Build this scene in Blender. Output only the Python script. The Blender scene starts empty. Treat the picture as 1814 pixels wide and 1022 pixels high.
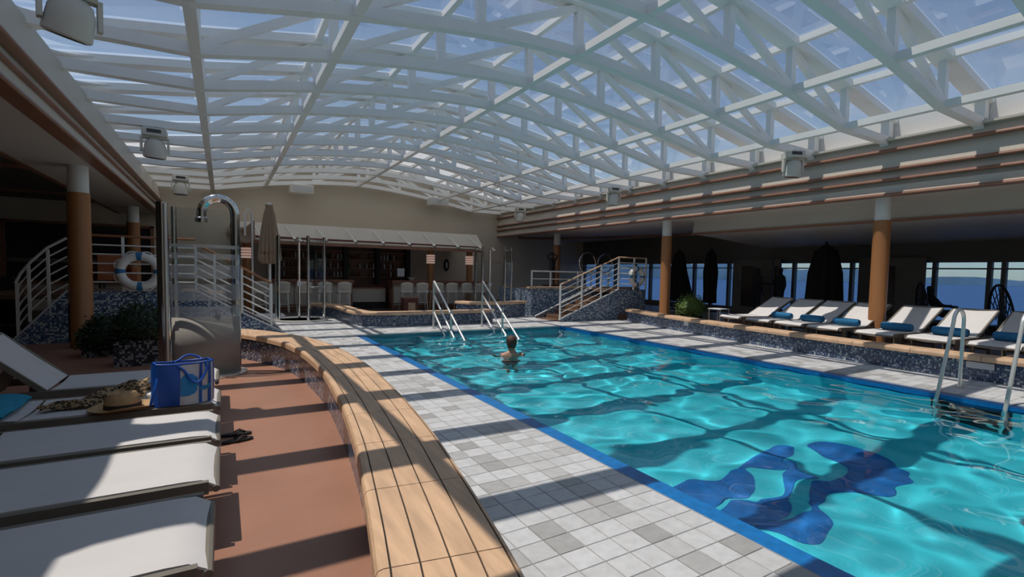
import bpy, math, random
from mathutils import Vector, Matrix
S = bpy.context.scene
C = S.collection
random.seed(7)
pi = math.pi
# ------------------------------------------------------------------ camera
cd = bpy.data.cameras.new('camera'); cam = bpy.data.objects.new('camera', cd); C.objects.link(cam)
F, CX, CY, H = 891.0, 960.0, 533.0, 1.6
vy = Vector((394-CX, 472-CY, F)).normalized()
vx = Vector((2365-CX, 514-CY, F)); vx = (vx-vx.dot(vy)*vy).normalized()
vz = vx.cross(vy)
right = Vector((vx[0], vy[0], vz[0])); down = Vector((vx[1], vy[1], vz[1])); fwd = Vector((vx[2], vy[2], vz[2]))
cam.matrix_world = Matrix(((right[0], -down[0], -fwd[0], 0), (right[1], -down[1], -fwd[1], 0), (right[2], -down[2], -fwd[2], H), (0, 0, 0, 1)))
cd.sensor_width = 36; cd.lens = F/1814*36; cd.shift_x = (907-CX)/1814; cd.shift_y = (CY-511)/1814
cd.clip_start = .05; cd.clip_end = 20000
S.camera = cam
# ------------------------------------------------------------------ sky, sun, exposure
SUN = Vector((.325, -.15, -1)).normalized()
W = bpy.data.worlds.new('sky'); S.world = W; W.use_nodes = True
wn = W.node_tree
sk = wn.nodes.new('ShaderNodeTexSky'); sk.sky_type = 'NISHITA'; sk.sun_disc = False
sk.sun_elevation = math.asin(-SUN.z); sk.sun_rotation = math.atan2(-SUN.x, -SUN.y); sk.air_density = 1.0; sk.dust_density = .3; sk.ozone_density = 1.5
hs = wn.nodes.new('ShaderNodeHueSaturation'); hs.inputs['Saturation'].default_value = .96; wn.links.new(sk.outputs[0], hs.inputs['Color'])
tcw = wn.nodes.new('ShaderNodeTexCoord'); sxw = wn.nodes.new('ShaderNodeSeparateXYZ'); wn.links.new(tcw.outputs['Generated'], sxw.inputs[0])
mz = wn.nodes.new('ShaderNodeMath'); mz.operation = 'MAXIMUM'; mz.inputs[1].default_value = .08; wn.links.new(sxw.outputs[2], mz.inputs[0])
dv = wn.nodes.new('ShaderNodeVectorMath'); dv.operation = 'DIVIDE'; wn.links.new(tcw.outputs['Generated'], dv.inputs[0]); wn.links.new(mz.outputs[0], dv.inputs[1])
mpw = wn.nodes.new('ShaderNodeMapping'); mpw.inputs['Scale'].default_value = (.8, 2.6, 1); mpw.inputs['Rotation'].default_value = (0, 0, .5); wn.links.new(dv.outputs[0], mpw.inputs[0])
cn = wn.nodes.new('ShaderNodeTexNoise'); cn.inputs['Scale'].default_value = 1.3; cn.inputs['Detail'].default_value = 7; cn.inputs['Roughness'].default_value = .6; wn.links.new(mpw.outputs[0], cn.inputs['Vector'])
cmr = wn.nodes.new('ShaderNodeMapRange'); cmr.inputs['From Min'].default_value = .46; cmr.inputs['From Max'].default_value = .72; cmr.inputs['To Max'].default_value = .22; wn.links.new(cn.outputs[0], cmr.inputs[0])
cmx = wn.nodes.new('ShaderNodeMix'); cmx.data_type = 'RGBA'; wn.links.new(cmr.outputs[0], cmx.inputs[0]); wn.links.new(hs.outputs[0], cmx.inputs[6]); cmx.inputs[7].default_value = (5.0, 5.0, 5.0, 1)
wn.links.new(cmx.outputs[2], wn.nodes['Background'].inputs[0]); wn.nodes['Background'].inputs[1].default_value = .100
sl = bpy.data.lights.new('sun', 'SUN'); sl.energy = 2.95; sl.angle = .0093; sl.color = (1, .95, .89)
so = bpy.data.objects.new('sun', sl); C.objects.link(so); so.rotation_euler = SUN.to_track_quat('-Z', 'Y').to_euler(); so.location = (0, 0, 30)
sl.cycles.is_caustics_light = True
S.view_settings.view_transform = 'Standard'; S.view_settings.look = 'None'; S.view_settings.gamma = 1; S.view_settings.use_curve_mapping = False
S.view_settings.exposure = 0.36
S.cycles.diffuse_bounces = 6
# ------------------------------------------------------------------ materials
M = {}
def mat(name, col, rough=.5, metal=0, var=0, vs=6, bump=0, bs=60, stretch=None, emit=None, es=1, coat=0, spec=.5):
    m = bpy.data.materials.new(name); m.use_nodes = True; n = m.node_tree; p = n.nodes['Principled BSDF']
    p.inputs['Base Color'].default_value = (*col, 1); p.inputs['Roughness'].default_value = rough; p.inputs['Metallic'].default_value = metal
    p.inputs['Coat Weight'].default_value = coat; p.inputs['Specular IOR Level'].default_value = spec
    if var or bump:
        tc = n.nodes.new('ShaderNodeTexCoord'); vec = tc.outputs['Object']
        if stretch:
            mp = n.nodes.new('ShaderNodeMapping'); mp.inputs['Scale'].default_value = stretch; n.links.new(vec, mp.inputs[0]); vec = mp.outputs[0]
    if var:
        no = n.nodes.new('ShaderNodeTexNoise'); no.inputs['Scale'].default_value = vs; no.inputs['Detail'].default_value = 5; n.links.new(vec, no.inputs['Vector'])
        mr = n.nodes.new('ShaderNodeMapRange'); mr.inputs['From Min'].default_value = .3; mr.inputs['From Max'].default_value = .7; mr.inputs['To Min'].default_value = 1-var; mr.inputs['To Max'].default_value = 1+var
        n.links.new(no.outputs[0], mr.inputs[0])
        mx = n.nodes.new('ShaderNodeVectorMath'); mx.operation = 'MULTIPLY'; mx.inputs[0].default_value = col; n.links.new(mr.outputs[0], mx.inputs[1]); n.links.new(mx.outputs[0], p.inputs['Base Color'])
    if bump:
        nb = n.nodes.new('ShaderNodeTexNoise'); nb.inputs['Scale'].default_value = bs; nb.inputs['Detail'].default_value = 3; n.links.new(vec, nb.inputs['Vector'])
        b = n.nodes.new('ShaderNodeBump'); b.inputs['Strength'].default_value = bump; b.inputs['Distance'].default_value = .01; n.links.new(nb.outputs[0], b.inputs['Height']); n.links.new(b.outputs[0], p.inputs['Normal'])
    if emit:
        p.inputs['Emission Color'].default_value = (*emit, 1); p.inputs['Emission Strength'].default_value = es
    M[name] = m; return m
mat('white_steel', (.86, .86, .84), .35, 0, .03, 2)
mat('white_paint', (.72, .71, .68), .5, 0, .03, 1)
mat('beige', (.60, .53, .43), .6, 0, .03, .6)
mat('cream_panel', (.60, .55, .47), .5, 0, .03, .8)
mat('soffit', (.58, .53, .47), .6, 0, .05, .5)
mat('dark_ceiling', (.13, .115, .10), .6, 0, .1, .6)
mat('brown_trim', (.27, .125, .075), .4, 0, .12, 3)
mat('column_wood', (.36, .155, .055), .38, 0, .07, 3, stretch=(1, 1, .15))
mat('teak', (.66, .43, .265), .5, 0, .16, 7, .25, 90, stretch=(3, .35, 1))
mat('teak_cross', (.62, .41, .26), .5, 0, .16, 5, .2, 60, stretch=(1, 1, 1))
mat('caulk', (.02, .018, .016), .7)
mat('terracotta', (.37, .185, .12), .42, 0, .10, 1.3, .12, 120)
mat('grout', (.33, .325, .32), .8, 0, .1, 20)
mat('deck_teak', (.17, .095, .055), .5, 0, .2, 3, stretch=(.4, 4, 1))
mat('bar_floor', (.07, .045, .035), .4, 0, .2, 3)
mat('steel', (.70, .69, .66), .34, .8, .05, 3)
mat('brushed', (.34, .315, .285), .75, .15, .05, 3)
mat('rail_steel', (.80, .78, .74), .32, .55)
mat('chrome', (.72, .72, .70), .10, 1)
mat('rail_white', (.78, .77, .74), .3)
mat('rail_wood', (.28, .12, .05), .35)
mat('sling', (.68, .655, .64), .75, 0, .03, 2, .3, 400, stretch=(1, 3, 1))
mat('lounger_frame', (.19, .17, .14), .5, 0, .06, 6)
mat('towel_blue', (.02, .16, .33), .9, 0, .15, 30, .6, 180)
mat('towel_teal', (.015, .27, .42), .9, 0, .15, 20, .6, 150)
mat('bag_blue', (.008, .085, .42), .35, 0, .06, 6)
mat('bag_white', (.66, .64, .66), .4, 0, .03, 8)
mat('bag_cyan', (.015, .24, .55), .4)
mat('straw', (.52, .33, .16), .75, 0, .12, 30, .5, 220)
mat('hat_band', (.03, .02, .015), .7)
mat('black', (.012, .012, .012), .6)
mat('dark_wood', (.15, .045, .03), .4, 0, .2, 4)
mat('bar_wood', (.32, .14, .075), .4, 0, .15, 4)
mat('mirror_dark', (.05, .03, .028), .15)
mat('stool_cream', (.64, .58, .50), .8, 0, .04, 6)
mat('lens', (.03, .03, .035), .15)
mat('light_body', (.62, .60, .54), .45, 0, .03, 4)
mat('ring_white', (.74, .72, .68), .6, 0, .04, 8)
mat('ring_blue', (.02, .16, .36), .5)
mat('orange', (.30, .08, .02), .6)
mat('skin', (.50, .27, .18), .5, 0, .06, 20)
mat('hair', (.07, .026, .014), .55, 0, .3, 60, .6, 120)
mat('cloth_silhouette', (.02, .02, .025), .8)  # dark cloth, also the painted shade of the people against the windows
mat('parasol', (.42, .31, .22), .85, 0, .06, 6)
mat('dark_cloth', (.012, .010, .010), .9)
mat('bronze', (.018, .014, .012), .35)
mat('pool_blue', (.004, .165, .47), .3, 0, .18, 14)
mat('pool_floor', (.045, .55, .655), .6, 0, .06, 1.2)
mat('emblem', (.004, .13, .42), .6, 0, .2, 9)
mat('rim_teal', (.10, .26, .32), .4, 0, .15, 12)
mat('lane', (.03, .40, .55), .5)
mat('curtain', (.17, .15, .13), .9, 0, .1, 3)
mat('lamp_glow', (.8, .6, .5), .5, emit=(1, .75, .65), es=.18)
mat('downlight', (1, .9, .8), .5, emit=(1, .85, .7), es=6)
mat('sign', (.62, .64, .66), .5)
mat('hills', (.10, .16, .21), .95, 0, .25, .004)
mat('bottle_green', (.02, .07, .03), .1)
mat('bottle_amber', (.20, .07, .015), .1)
mat('bottle_clear', (.45, .48, .50), .08)
mat('soil', (.03, .02, .012), .95)
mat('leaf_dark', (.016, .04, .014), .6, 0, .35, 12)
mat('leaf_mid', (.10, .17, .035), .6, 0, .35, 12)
mat('bark', (.06, .04, .025), .9)

def nodes(name):
    m = bpy.data.materials.new(name); m.use_nodes = True; n = m.node_tree; M[name] = m
    return m, n, n.nodes['Principled BSDF'], n.nodes['Material Output']
def mosaic(name, stops, size=.026, grout=(.22, .24, .27)):
    m, n, p, o = nodes(name)
    uv = n.nodes.new('ShaderNodeUVMap'); sc = n.nodes.new('ShaderNodeVectorMath'); sc.operation = 'SCALE'; sc.inputs['Scale'].default_value = 1/size; n.links.new(uv.outputs[0], sc.inputs[0])
    fl = n.nodes.new('ShaderNodeVectorMath'); fl.operation = 'FLOOR'; n.links.new(sc.outputs[0], fl.inputs[0])
    fr = n.nodes.new('ShaderNodeVectorMath'); fr.operation = 'FRACTION'; n.links.new(sc.outputs[0], fr.inputs[0])
    wn_ = n.nodes.new('ShaderNodeTexWhiteNoise'); wn_.noise_dimensions = '2D'; n.links.new(fl.outputs[0], wn_.inputs['Vector'])
    cr = n.nodes.new('ShaderNodeValToRGB'); cr.color_ramp.interpolation = 'CONSTANT'; n.links.new(wn_.outputs['Value'], cr.inputs[0])
    els = cr.color_ramp.elements
    els[0].position = 0; els[0].color = (*stops[0][1], 1); els[1].position = stops[1][0]; els[1].color = (*stops[1][1], 1)
    for q, c in stops[2:]:
        e = els.new(q); e.color = (*c, 1)
    sx = n.nodes.new('ShaderNodeSeparateXYZ'); n.links.new(fr.outputs[0], sx.inputs[0])
    mn = n.nodes.new('ShaderNodeMath'); mn.operation = 'MINIMUM'; n.links.new(sx.outputs[0], mn.inputs[0]); n.links.new(sx.outputs[1], mn.inputs[1])
    lt = n.nodes.new('ShaderNodeMath'); lt.operation = 'LESS_THAN'; lt.inputs[1].default_value = .1; n.links.new(mn.outputs[0], lt.inputs[0])
    mx = n.nodes.new('ShaderNodeMix'); mx.data_type = 'RGBA'; n.links.new(lt.outputs[0], mx.inputs[0]); n.links.new(cr.outputs[0], mx.inputs[6]); mx.inputs[7].default_value = (*grout, 1)
    n.links.new(mx.outputs[2], p.inputs['Base Color']); p.inputs['Roughness'].default_value = .22
mosaic('mosaic', [(0, (.012, .03, .09)), (.30, (.02, .05, .15)), (.48, (.05, .10, .20)), (.66, (.16, .22, .30)), (.88, (.46, .51, .56))], .031)
mosaic('mosaic_light', [(0, (.02, .05, .13)), (.25, (.06, .12, .24)), (.5, (.16, .24, .34)), (.72, (.5, .54, .58))], .034)
mosaic('planter_mosaic', [(0, (.01, .015, .03)), (.4, (.05, .06, .09)), (.62, (.3, .31, .33))], .034, (.1, .1, .1))

def tile_mat():
    m, n, p, o = nodes('deck_tile')
    g = n.nodes.new('ShaderNodeNewGeometry')
    sb = n.nodes.new('ShaderNodeVectorMath'); sb.operation = 'SUBTRACT'; sb.inputs[1].default_value = (TX0, TY0, 0); n.links.new(g.outputs['Position'], sb.inputs[0])
    sc = n.nodes.new('ShaderNodeVectorMath'); sc.operation = 'SCALE'; sc.inputs['Scale'].default_value = 1/TP; n.links.new(sb.outputs[0], sc.inputs[0])
    fl = n.nodes.new('ShaderNodeVectorMath'); fl.operation = 'FLOOR'; n.links.new(sc.outputs[0], fl.inputs[0])
    w = n.nodes.new('ShaderNodeTexWhiteNoise'); w.noise_dimensions = '2D'; n.links.new(fl.outputs[0], w.inputs['Vector'])
    cr = n.nodes.new('ShaderNodeValToRGB'); n.links.new(w.outputs['Value'], cr.inputs[0]); e = cr.color_ramp.elements
    e[0].position = 0; e[0].color = (.36, .355, .345, 1); e[1].position = 1; e[1].color = (.63, .63, .635, 1)
    k = e.new(.14); k.color = (.43, .425, .415, 1); k = e.new(.34); k.color = (.54, .54, .54, 1)
    no = n.nodes.new('ShaderNodeTexNoise'); no.inputs['Scale'].default_value = 14; no.inputs['Detail'].default_value = 6; n.links.new(g.outputs['Position'], no.inputs['Vector'])
    mr = n.nodes.new('ShaderNodeMapRange'); mr.inputs['From Min'].default_value = .3; mr.inputs['From Max'].default_value = .7; mr.inputs['To Min'].default_value = .9; mr.inputs['To Max'].default_value = 1.08; n.links.new(no.outputs[0], mr.inputs[0])
    mx = n.nodes.new('ShaderNodeVectorMath'); mx.operation = 'MULTIPLY'; n.links.new(cr.outputs[0], mx.inputs[0]); n.links.new(mr.outputs[0], mx.inputs[1]); n.links.new(mx.outputs[0], p.inputs['Base Color'])
    p.inputs['Roughness'].default_value = .5
TP = .182; TX0 = 2.70-14*TP; TY0 = -3.0
tile_mat()
def glass(name, tint, ior=1.45, rough=0.0, frost=0):
    m, n, p, o = nodes(name); n.nodes.remove(p)
    t = n.nodes.new('ShaderNodeBsdfTransparent'); t.inputs[0].default_value = (*tint, 1)
    g = n.nodes.new('ShaderNodeBsdfGlossy'); g.inputs['Roughness'].default_value = rough; g.inputs[0].default_value = (.95, .97, 1, 1)
    lw = n.nodes.new('ShaderNodeLayerWeight'); lw.inputs[0].default_value = .5
    pw = n.nodes.new('ShaderNodeMath'); pw.operation = 'POWER'; pw.inputs[1].default_value = 4.5; n.links.new(lw.outputs['Facing'], pw.inputs[0])
    f = n.nodes.new('ShaderNodeMath'); f.operation = 'MULTIPLY_ADD'; f.inputs[1].default_value = .8; f.inputs[2].default_value = 2*((ior-1)/(ior+1))**2; f.use_clamp = True; n.links.new(pw.outputs[0], f.inputs[0])
    x = n.nodes.new('ShaderNodeMixShader'); n.links.new(f.outputs[0], x.inputs[0]); n.links.new(t.outputs[0], x.inputs[1]); n.links.new(g.outputs[0], x.inputs[2])
    out = x.outputs[0]
    if frost:
        d = n.nodes.new('ShaderNodeBsdfDiffuse'); d.inputs[0].default_value = (.55, .60, .64, 1)
        dt = n.nodes.new('ShaderNodeBsdfTranslucent'); dt.inputs[0].default_value = (.55, .6, .64, 1)
        ad = n.nodes.new('ShaderNodeMixShader'); ad.inputs[0].default_value = .5; n.links.new(d.outputs[0], ad.inputs[1]); n.links.new(dt.outputs[0], ad.inputs[2])
        x2 = n.nodes.new('ShaderNodeMixShader'); x2.inputs[0].default_value = frost; n.links.new(out, x2.inputs[1]); n.links.new(ad.outputs[0], x2.inputs[2]); out = x2.outputs[0]
    n.links.new(out, o.inputs[0])
glass('roof_glass', (.87, .86, .84), 1.5)
glass('window_glass', (.38, .52, .70), 1.45)
glass('shower_glass', (.84, .89, .90), 1.4)
glass('shower_frost', (.70, .76, .78), 1.4, .25, .42)
m, n, p, o = nodes('translucent_panel'); n.nodes.remove(p)
d_ = n.nodes.new('ShaderNodeBsdfDiffuse'); d_.inputs[0].default_value = (.75, .75, .74, 1); t_ = n.nodes.new('ShaderNodeBsdfTranslucent'); t_.inputs[0].default_value = (.62, .62, .60, 1)
x_ = n.nodes.new('ShaderNodeMixShader'); x_.inputs[0].default_value = .6; n.links.new(d_.outputs[0], x_.inputs[1]); n.links.new(t_.outputs[0], x_.inputs[2]); n.links.new(x_.outputs[0], o.inputs[0])
m, n, p, o = nodes('water'); p.inputs['Transmission Weight'].default_value = 1; p.inputs['Roughness'].default_value = 0; p.inputs['IOR'].default_value = 1.33; p.inputs['Base Color'].default_value = (.80, .97, .98, 1)
m, n, p, o = nodes('sea'); p.inputs['Base Color'].default_value = (.012, .07, .19, 1); p.inputs['Roughness'].default_value = .35
tcs = n.nodes.new('ShaderNodeTexCoord'); ns = n.nodes.new('ShaderNodeTexNoise'); ns.inputs['Scale'].default_value = .25; ns.inputs['Detail'].default_value = 6; n.links.new(tcs.outputs['Object'], ns.inputs['Vector'])
bs_ = n.nodes.new('ShaderNodeBump'); bs_.inputs['Strength'].default_value = .5; bs_.inputs['Distance'].default_value = .6; n.links.new(ns.outputs[0], bs_.inputs['Height']); n.links.new(bs_.outputs[0], p.inputs['Normal'])
m, n, p, o = nodes('leopard'); p.inputs['Roughness'].default_value = .85
tcs = n.nodes.new('ShaderNodeTexCoord'); vo = n.nodes.new('ShaderNodeTexVoronoi'); vo.inputs['Scale'].default_value = 38; n.links.new(tcs.outputs['Object'], vo.inputs['Vector'])
cr = n.nodes.new('ShaderNodeValToRGB'); cr.color_ramp.interpolation = 'CONSTANT'; n.links.new(vo.outputs['Distance'], cr.inputs[0]); e = cr.color_ramp.elements
e[0].color = (.16, .09, .04, 1); e[1].position = .28; e[1].color = (.008, .006, .005, 1); k = e.new(.50); k.color = (.36, .25, .13, 1); n.links.new(cr.outputs[0], p.inputs['Base Color'])

# ------------------------------------------------------------------ mesh helpers
class MB:
    def __init__(s): s.v = []; s.f = []; s.uv = None
    def add(s, vs, fs):
        b = len(s.v); s.v += [tuple(x) for x in vs]; s.f += [tuple(i+b for i in f) for f in fs]; return s
    def box(s, x0, x1, y0, y1, z0, z1):
        return s.add([(x0, y0, z0), (x1, y0, z0), (x1, y1, z0), (x0, y1, z0), (x0, y0, z1), (x1, y0, z1), (x1, y1, z1), (x0, y1, z1)],
                     [(3, 2, 1, 0), (4, 5, 6, 7), (0, 1, 5, 4), (1, 2, 6, 5), (2, 3, 7, 6), (3, 0, 4, 7)])
    def cbox(s, x0, x1, y0, y1, z0, z1, c):
        # box with chamfered top edges
        return s.add([(x0, y0, z0), (x1, y0, z0), (x1, y1, z0), (x0, y1, z0), (x0, y0, z1-c), (x1, y0, z1-c), (x1, y1, z1-c), (x0, y1, z1-c),
                      (x0+c, y0+c, z1), (x1-c, y0+c, z1), (x1-c, y1-c, z1), (x0+c, y1-c, z1)],
                     [(3, 2, 1, 0), (8, 9, 10, 11)]+[(i, (i+1) % 4, 4+(i+1) % 4, 4+i) for i in range(4)]+[(4+i, 4+(i+1) % 4, 8+(i+1) % 4, 8+i) for i in range(4)])
    def bar(s, a, b, w, h, up=(0, 0, 1)):
        a = Vector(a); b = Vector(b); d = (b-a).normalized(); up = Vector(up)
        sd = d.cross(up)
        if sd.length < 1e-4: sd = d.cross(Vector((0, 1, 0)))
        sd.normalize(); u = sd.cross(d).normalized(); sd *= w/2; u *= h/2
        return s.add([a-sd-u, a+sd-u, a+sd+u, a-sd+u, b-sd-u, b+sd-u, b+sd+u, b-sd+u],
                     [(3, 2, 1, 0), (4, 5, 6, 7), (0, 1, 5, 4), (1, 2, 6, 5), (2, 3, 7, 6), (3, 0, 4, 7)])
    def tube(s, pts, r, n=10, caps=True, closed=False):
        pts = [Vector(p) for p in pts]; m = len(pts); rs = r if isinstance(r, (list, tuple)) else [r]*m
        b = len(s.v); ref = None
        for i, p in enumerate(pts):
            d = (pts[(i+1) % m]-pts[i-1]) if closed else (pts[min(i+1, m-1)]-pts[max(i-1, 0)])
            d.normalize()
            if ref is None: ref = Vector((0, 0, 1)) if abs(d.z) < .9 else Vector((1, 0, 0))
            u = (ref-ref.dot(d)*d).normalized(); w = d.cross(u); ref = u
            for k in range(n):
                a = 2*pi*k/n; s.v.append(tuple(p+(u*math.cos(a)+w*math.sin(a))*rs[i]))
        for i in range(m if closed else m-1):
            for k in range(n):
                j = (i+1) % m
                s.f.append((b+i*n+k, b+i*n+(k+1) % n, b+j*n+(k+1) % n, b+j*n+k))
        if caps and not closed:
            s.f.append(tuple(b+k for k in reversed(range(n)))); s.f.append(tuple(b+(m-1)*n+k for k in range(n)))
        return s
    def lathe(s, prof, n=20, c=(0, 0, 0), fold=None, caps=True):
        b = len(s.v); m = len(prof)
        for (r, z) in prof:
            for k in range(n):
                a = 2*pi*k/n; q = r*(1 if not fold else 1+fold*math.cos(a*n/2)); s.v.append((c[0]+q*math.cos(a), c[1]+q*math.sin(a), c[2]+z))
        for i in range(m-1):
            for k in range(n): s.f.append((b+i*n+k, b+i*n+(k+1) % n, b+(i+1)*n+(k+1) % n, b+(i+1)*n+k))
        if caps:
            s.f.append(tuple(b+k for k in reversed(range(n)))); s.f.append(tuple(b+(m-1)*n+k for k in range(n)))
        return s
    def prism(s, poly, z0, z1):
        b = len(s.v); m = len(poly)
        s.v += [(x, y, z0) for x, y in poly]+[(x, y, z1) for x, y in poly]
        s.f.append(tuple(b+i for i in reversed(range(m)))); s.f.append(tuple(b+m+i for i in range(m)))
        for i in range(m): s.f.append((b+i, b+(i+1) % m, b+m+(i+1) % m, b+m+i))
        return s
    def xz(s, poly, y0, y1):
        # polygon given in x,z extruded along y
        b = len(s.v); m = len(poly)
        s.v += [(x, y0, z) for x, z in poly]+[(x, y1, z) for x, z in poly]
        s.f.append(tuple(b+i for i in range(m))); s.f.append(tuple(b+m+i for i in reversed(range(m))))
        for i in range(m): s.f.append((b+(i+1) % m, b+i, b+m+i, b+m+(i+1) % m))
        return s
    def grid(s, nu, nv, fn):
        b = len(s.v)
        for j in range(nv+1):
            for i in range(nu+1): s.v.append(tuple(fn(i/nu, j/nv)))
        for j in range(nv):
            for i in range(nu):
                a = b+j*(nu+1)+i; s.f.append((a, a+1, a+nu+2, a+nu+1))
        return s
    def mesh(s, name, m, smooth=False):
        me = bpy.data.meshes.new(name); me.from_pydata(s.v, [], s.f); me.materials.append(M[m])
        if s.uv:
            uvl = me.uv_layers.new(name='UVMap')
            for l in me.loops: uvl.data[l.index].uv = s.uv[l.vertex_index]
        if smooth:
            me.polygons.foreach_set('use_smooth', [True]*len(me.polygons))
            if smooth != 'all':
                try: me.set_sharp_from_angle(angle=math.radians(38))
                except Exception: pass
        me.update(); return me
def ob(name, mb, m, parent=None, smooth=False, label=None, cat=None, group=None, kind=None, loc=None):
    me = mb.mesh(name, m, smooth) if isinstance(mb, MB) else mb
    o = bpy.data.objects.new(name, me); C.objects.link(o)
    if parent: o.parent = parent
    if loc: o.location = loc
    if label: o['label'] = label
    if cat: o['category'] = cat
    if group: o['group'] = group
    if kind: o['kind'] = kind
    return o
def thing(name, label, cat, loc=(0, 0, 0), rz=0, group=None, kind=None):
    o = bpy.data.objects.new(name, None); C.objects.link(o); o.location = loc; o.rotation_euler = (0, 0, rz); o.empty_display_size = .1
    o['label'] = label
    if cat: o['category'] = cat
    if group: o['group'] = group
    if kind: o['kind'] = kind
    return o
def dup(root, loc=None, rz=None, label=None, parent=None):
    r = root.copy(); C.objects.link(r); r.parent = parent
    if loc is not None: r.location = loc
    if rz is not None: r.rotation_euler = (0, 0, rz)
    if label: r['label'] = label
    for ch in KIDS.get(root.name, root.children): dup(ch, parent=r)
    return r
KIDS = {}
ORD = ['first', 'second', 'third', 'fourth', 'fifth', 'sixth', 'seventh', 'eighth', 'ninth', 'tenth', 'eleventh', 'twelfth', 'thirteenth', 'fourteenth', 'fifteenth', 'sixteenth', 'seventeenth', 'eighteenth', 'nineteenth', 'twentieth']
def spline(pts, n):
    P = [Vector(p) for p in pts]; P = [2*P[0]-P[1]]+P+[2*P[-1]-P[-2]]; out = []
    for i in range(1, len(P)-2):
        for k in range(n):
            t = k/n; a, b, c, d = P[i-1], P[i], P[i+1], P[i+2]
            out.append(.5*((2*b)+(c-a)*t+(2*a-5*b+4*c-d)*t*t+(3*b-a-3*c+d)*t**3))
    out.append(P[-2]); return out
def resample(pl, step):
    out = [pl[0].copy()]; acc = 0
    for a, b in zip(pl[:-1], pl[1:]):
        d = (b-a).length
        if d < 1e-9: continue
        while acc+d >= step:
            t = (step-acc)/d; a = a.lerp(b, t); out.append(a.copy()); d = (b-a).length; acc = 0
            if d < 1e-9: break
        acc += d
    return out
def offset(pl, w):
    # 2d offset to the right of the direction of travel
    out = []
    for i, p in enumerate(pl):
        d = pl[min(i+1, len(pl)-1)]-pl[max(i-1, 0)]; d.normalize(); out.append(Vector((p.x+d.y*w, p.y-d.x*w, 0)))
    return out
def wallstrip(pl, z0, z1, thick=0.0):
    # vertical ribbon along a polyline, uv in metres; z0/z1 numbers or per-point lists
    b = MB(); b.uv = []; s = 0
    Z0 = z0 if isinstance(z0, list) else [z0]*len(pl); Z1 = z1 if isinstance(z1, list) else [z1]*len(pl)
    for i, p in enumerate(pl):
        if i: s += (Vector((p[0], p[1]))-Vector((pl[i-1][0], pl[i-1][1]))).length
        b.v += [(p[0], p[1], Z0[i]), (p[0], p[1], Z1[i])]; b.uv += [(s, Z0[i]), (s, Z1[i])]
    for i in range(len(pl)-1): b.f.append((2*i, 2*i+2, 2*i+3, 2*i+1))
    return b
def mosaicbox(x0, x1, y0, y1, z0, z1):
    b = wallstrip([(x0, y0), (x1, y0), (x1, y1), (x0, y1), (x0, y0)], z0, z1)
    k = len(b.v); b.v += [(x0, y0, z1), (x1, y0, z1), (x1, y1, z1), (x0, y1, z1)]; b.uv += [(x0, y0), (x1, y0), (x1, y1), (x0, y1)]; b.f.append((k, k+1, k+2, k+3))
    return b
# ================================================================== THE SETTING
XL, XR, YB, YF = -9.0, 17.6, 23.3, -7.0
PX0, PX1, PY0, PY1 = 2.72, 8.84, -3.0, 12.75      # pool opening in the deck
BENCH_L = [(-.55, -4), (-.28, -2), (.05, 0), (.27, 1), (.47, 1.87), (.63, 2.79), (.75, 3.61), (.87, 4.82), (.95, 6.5), (.84, 8.3), (.55, 9.4), (.1, 10.3), (-.5, 10.9)]
bl = resample(spline([(x, y, 0) for x, y in BENCH_L], 12), .25)
bc = offset(bl, .27)
CURB = [(10.6, -5), (10.45, -2), (10.36, 1), (10.33, 2.5), (10.33, 3.6), (10.37, 5.06), (10.66, 7.3), (11.13, 10.1), (11.55, 11.9), (12.0, 13.55)]
cl = resample(spline([(x, y, 0) for x, y in CURB], 12), .25)
def path_x(pl, y):
    for a, b in zip(pl[:-1], pl[1:]):
        if a.y <= y <= b.y and b.y > a.y: return a.x+(b.x-a.x)*(y-a.y)/(b.y-a.y)
    return pl[0].x if y < pl[0].y else pl[-1].x
# tiled pool surround
f = MB()
f.box(-1.2, PX0, YF, PY1, -.25, -.006).box(PX1, 12.6, YF, PY1, -.25, -.006).box(-1.2, 12.6, PY1, 18.6, -.25, -.006).box(PX0, PX1, YF, PY0, -.25, -.006)
floor = ob('floor', f, 'grout', kind='structure', label='pale grey tiled deck around the swimming pool')
tm = MB().add([(0, 0, 0), (TP-.006, 0, 0), (TP-.006, TP-.006, 0), (0, TP-.006, 0), (.002, .002, .005), (TP-.008, .002, .005), (TP-.008, TP-.008, .005), (.002, TP-.008, .005)],
              [(4, 5, 6, 7), (0, 1, 5, 4), (1, 2, 6, 5), (2, 3, 7, 6), (3, 0, 4, 7)]).mesh('tile', 'deck_tile')
spots = []
for i in range(-8, 75):
    for j in range(0, 120):
        x = TX0+i*TP+.003; y = TY0+j*TP+.003; x2, y2 = x+TP, y+TP
        if y > 18.4 or x2 > 12.6 or x < -1.1: continue
        if x2 > PX0+.02 and x < PX1 and PY0 < y2 and y < PY1-.02: continue
        if y < 10.9 and x < path_x(bc, y)-.1: continue
        if y >= 10.9 and x < -.6: continue
        if y < 13.6 and x > path_x(cl, y)+.1: continue
        spots.append((x, y))
def ahead(s):
    d = Vector((s[0], s[1], -1.6)); zc = d.dot(fwd); xc = d.dot(right)/max(zc, .1)*F+CX; yc = d.dot(down)/max(zc, .1)*F+CY
    return zc if (zc > .5 and -10 < xc < 1830 and yc < 1060 and not (s[1] < 9.6 and s[0] < path_x(bc, s[1])+.1)) else 999+zc
spots.sort(key=ahead)
for x, y in spots[:300]: ob('tile', tm, None, floor, loc=(x, y, -.005))
tf = MB()
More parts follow.
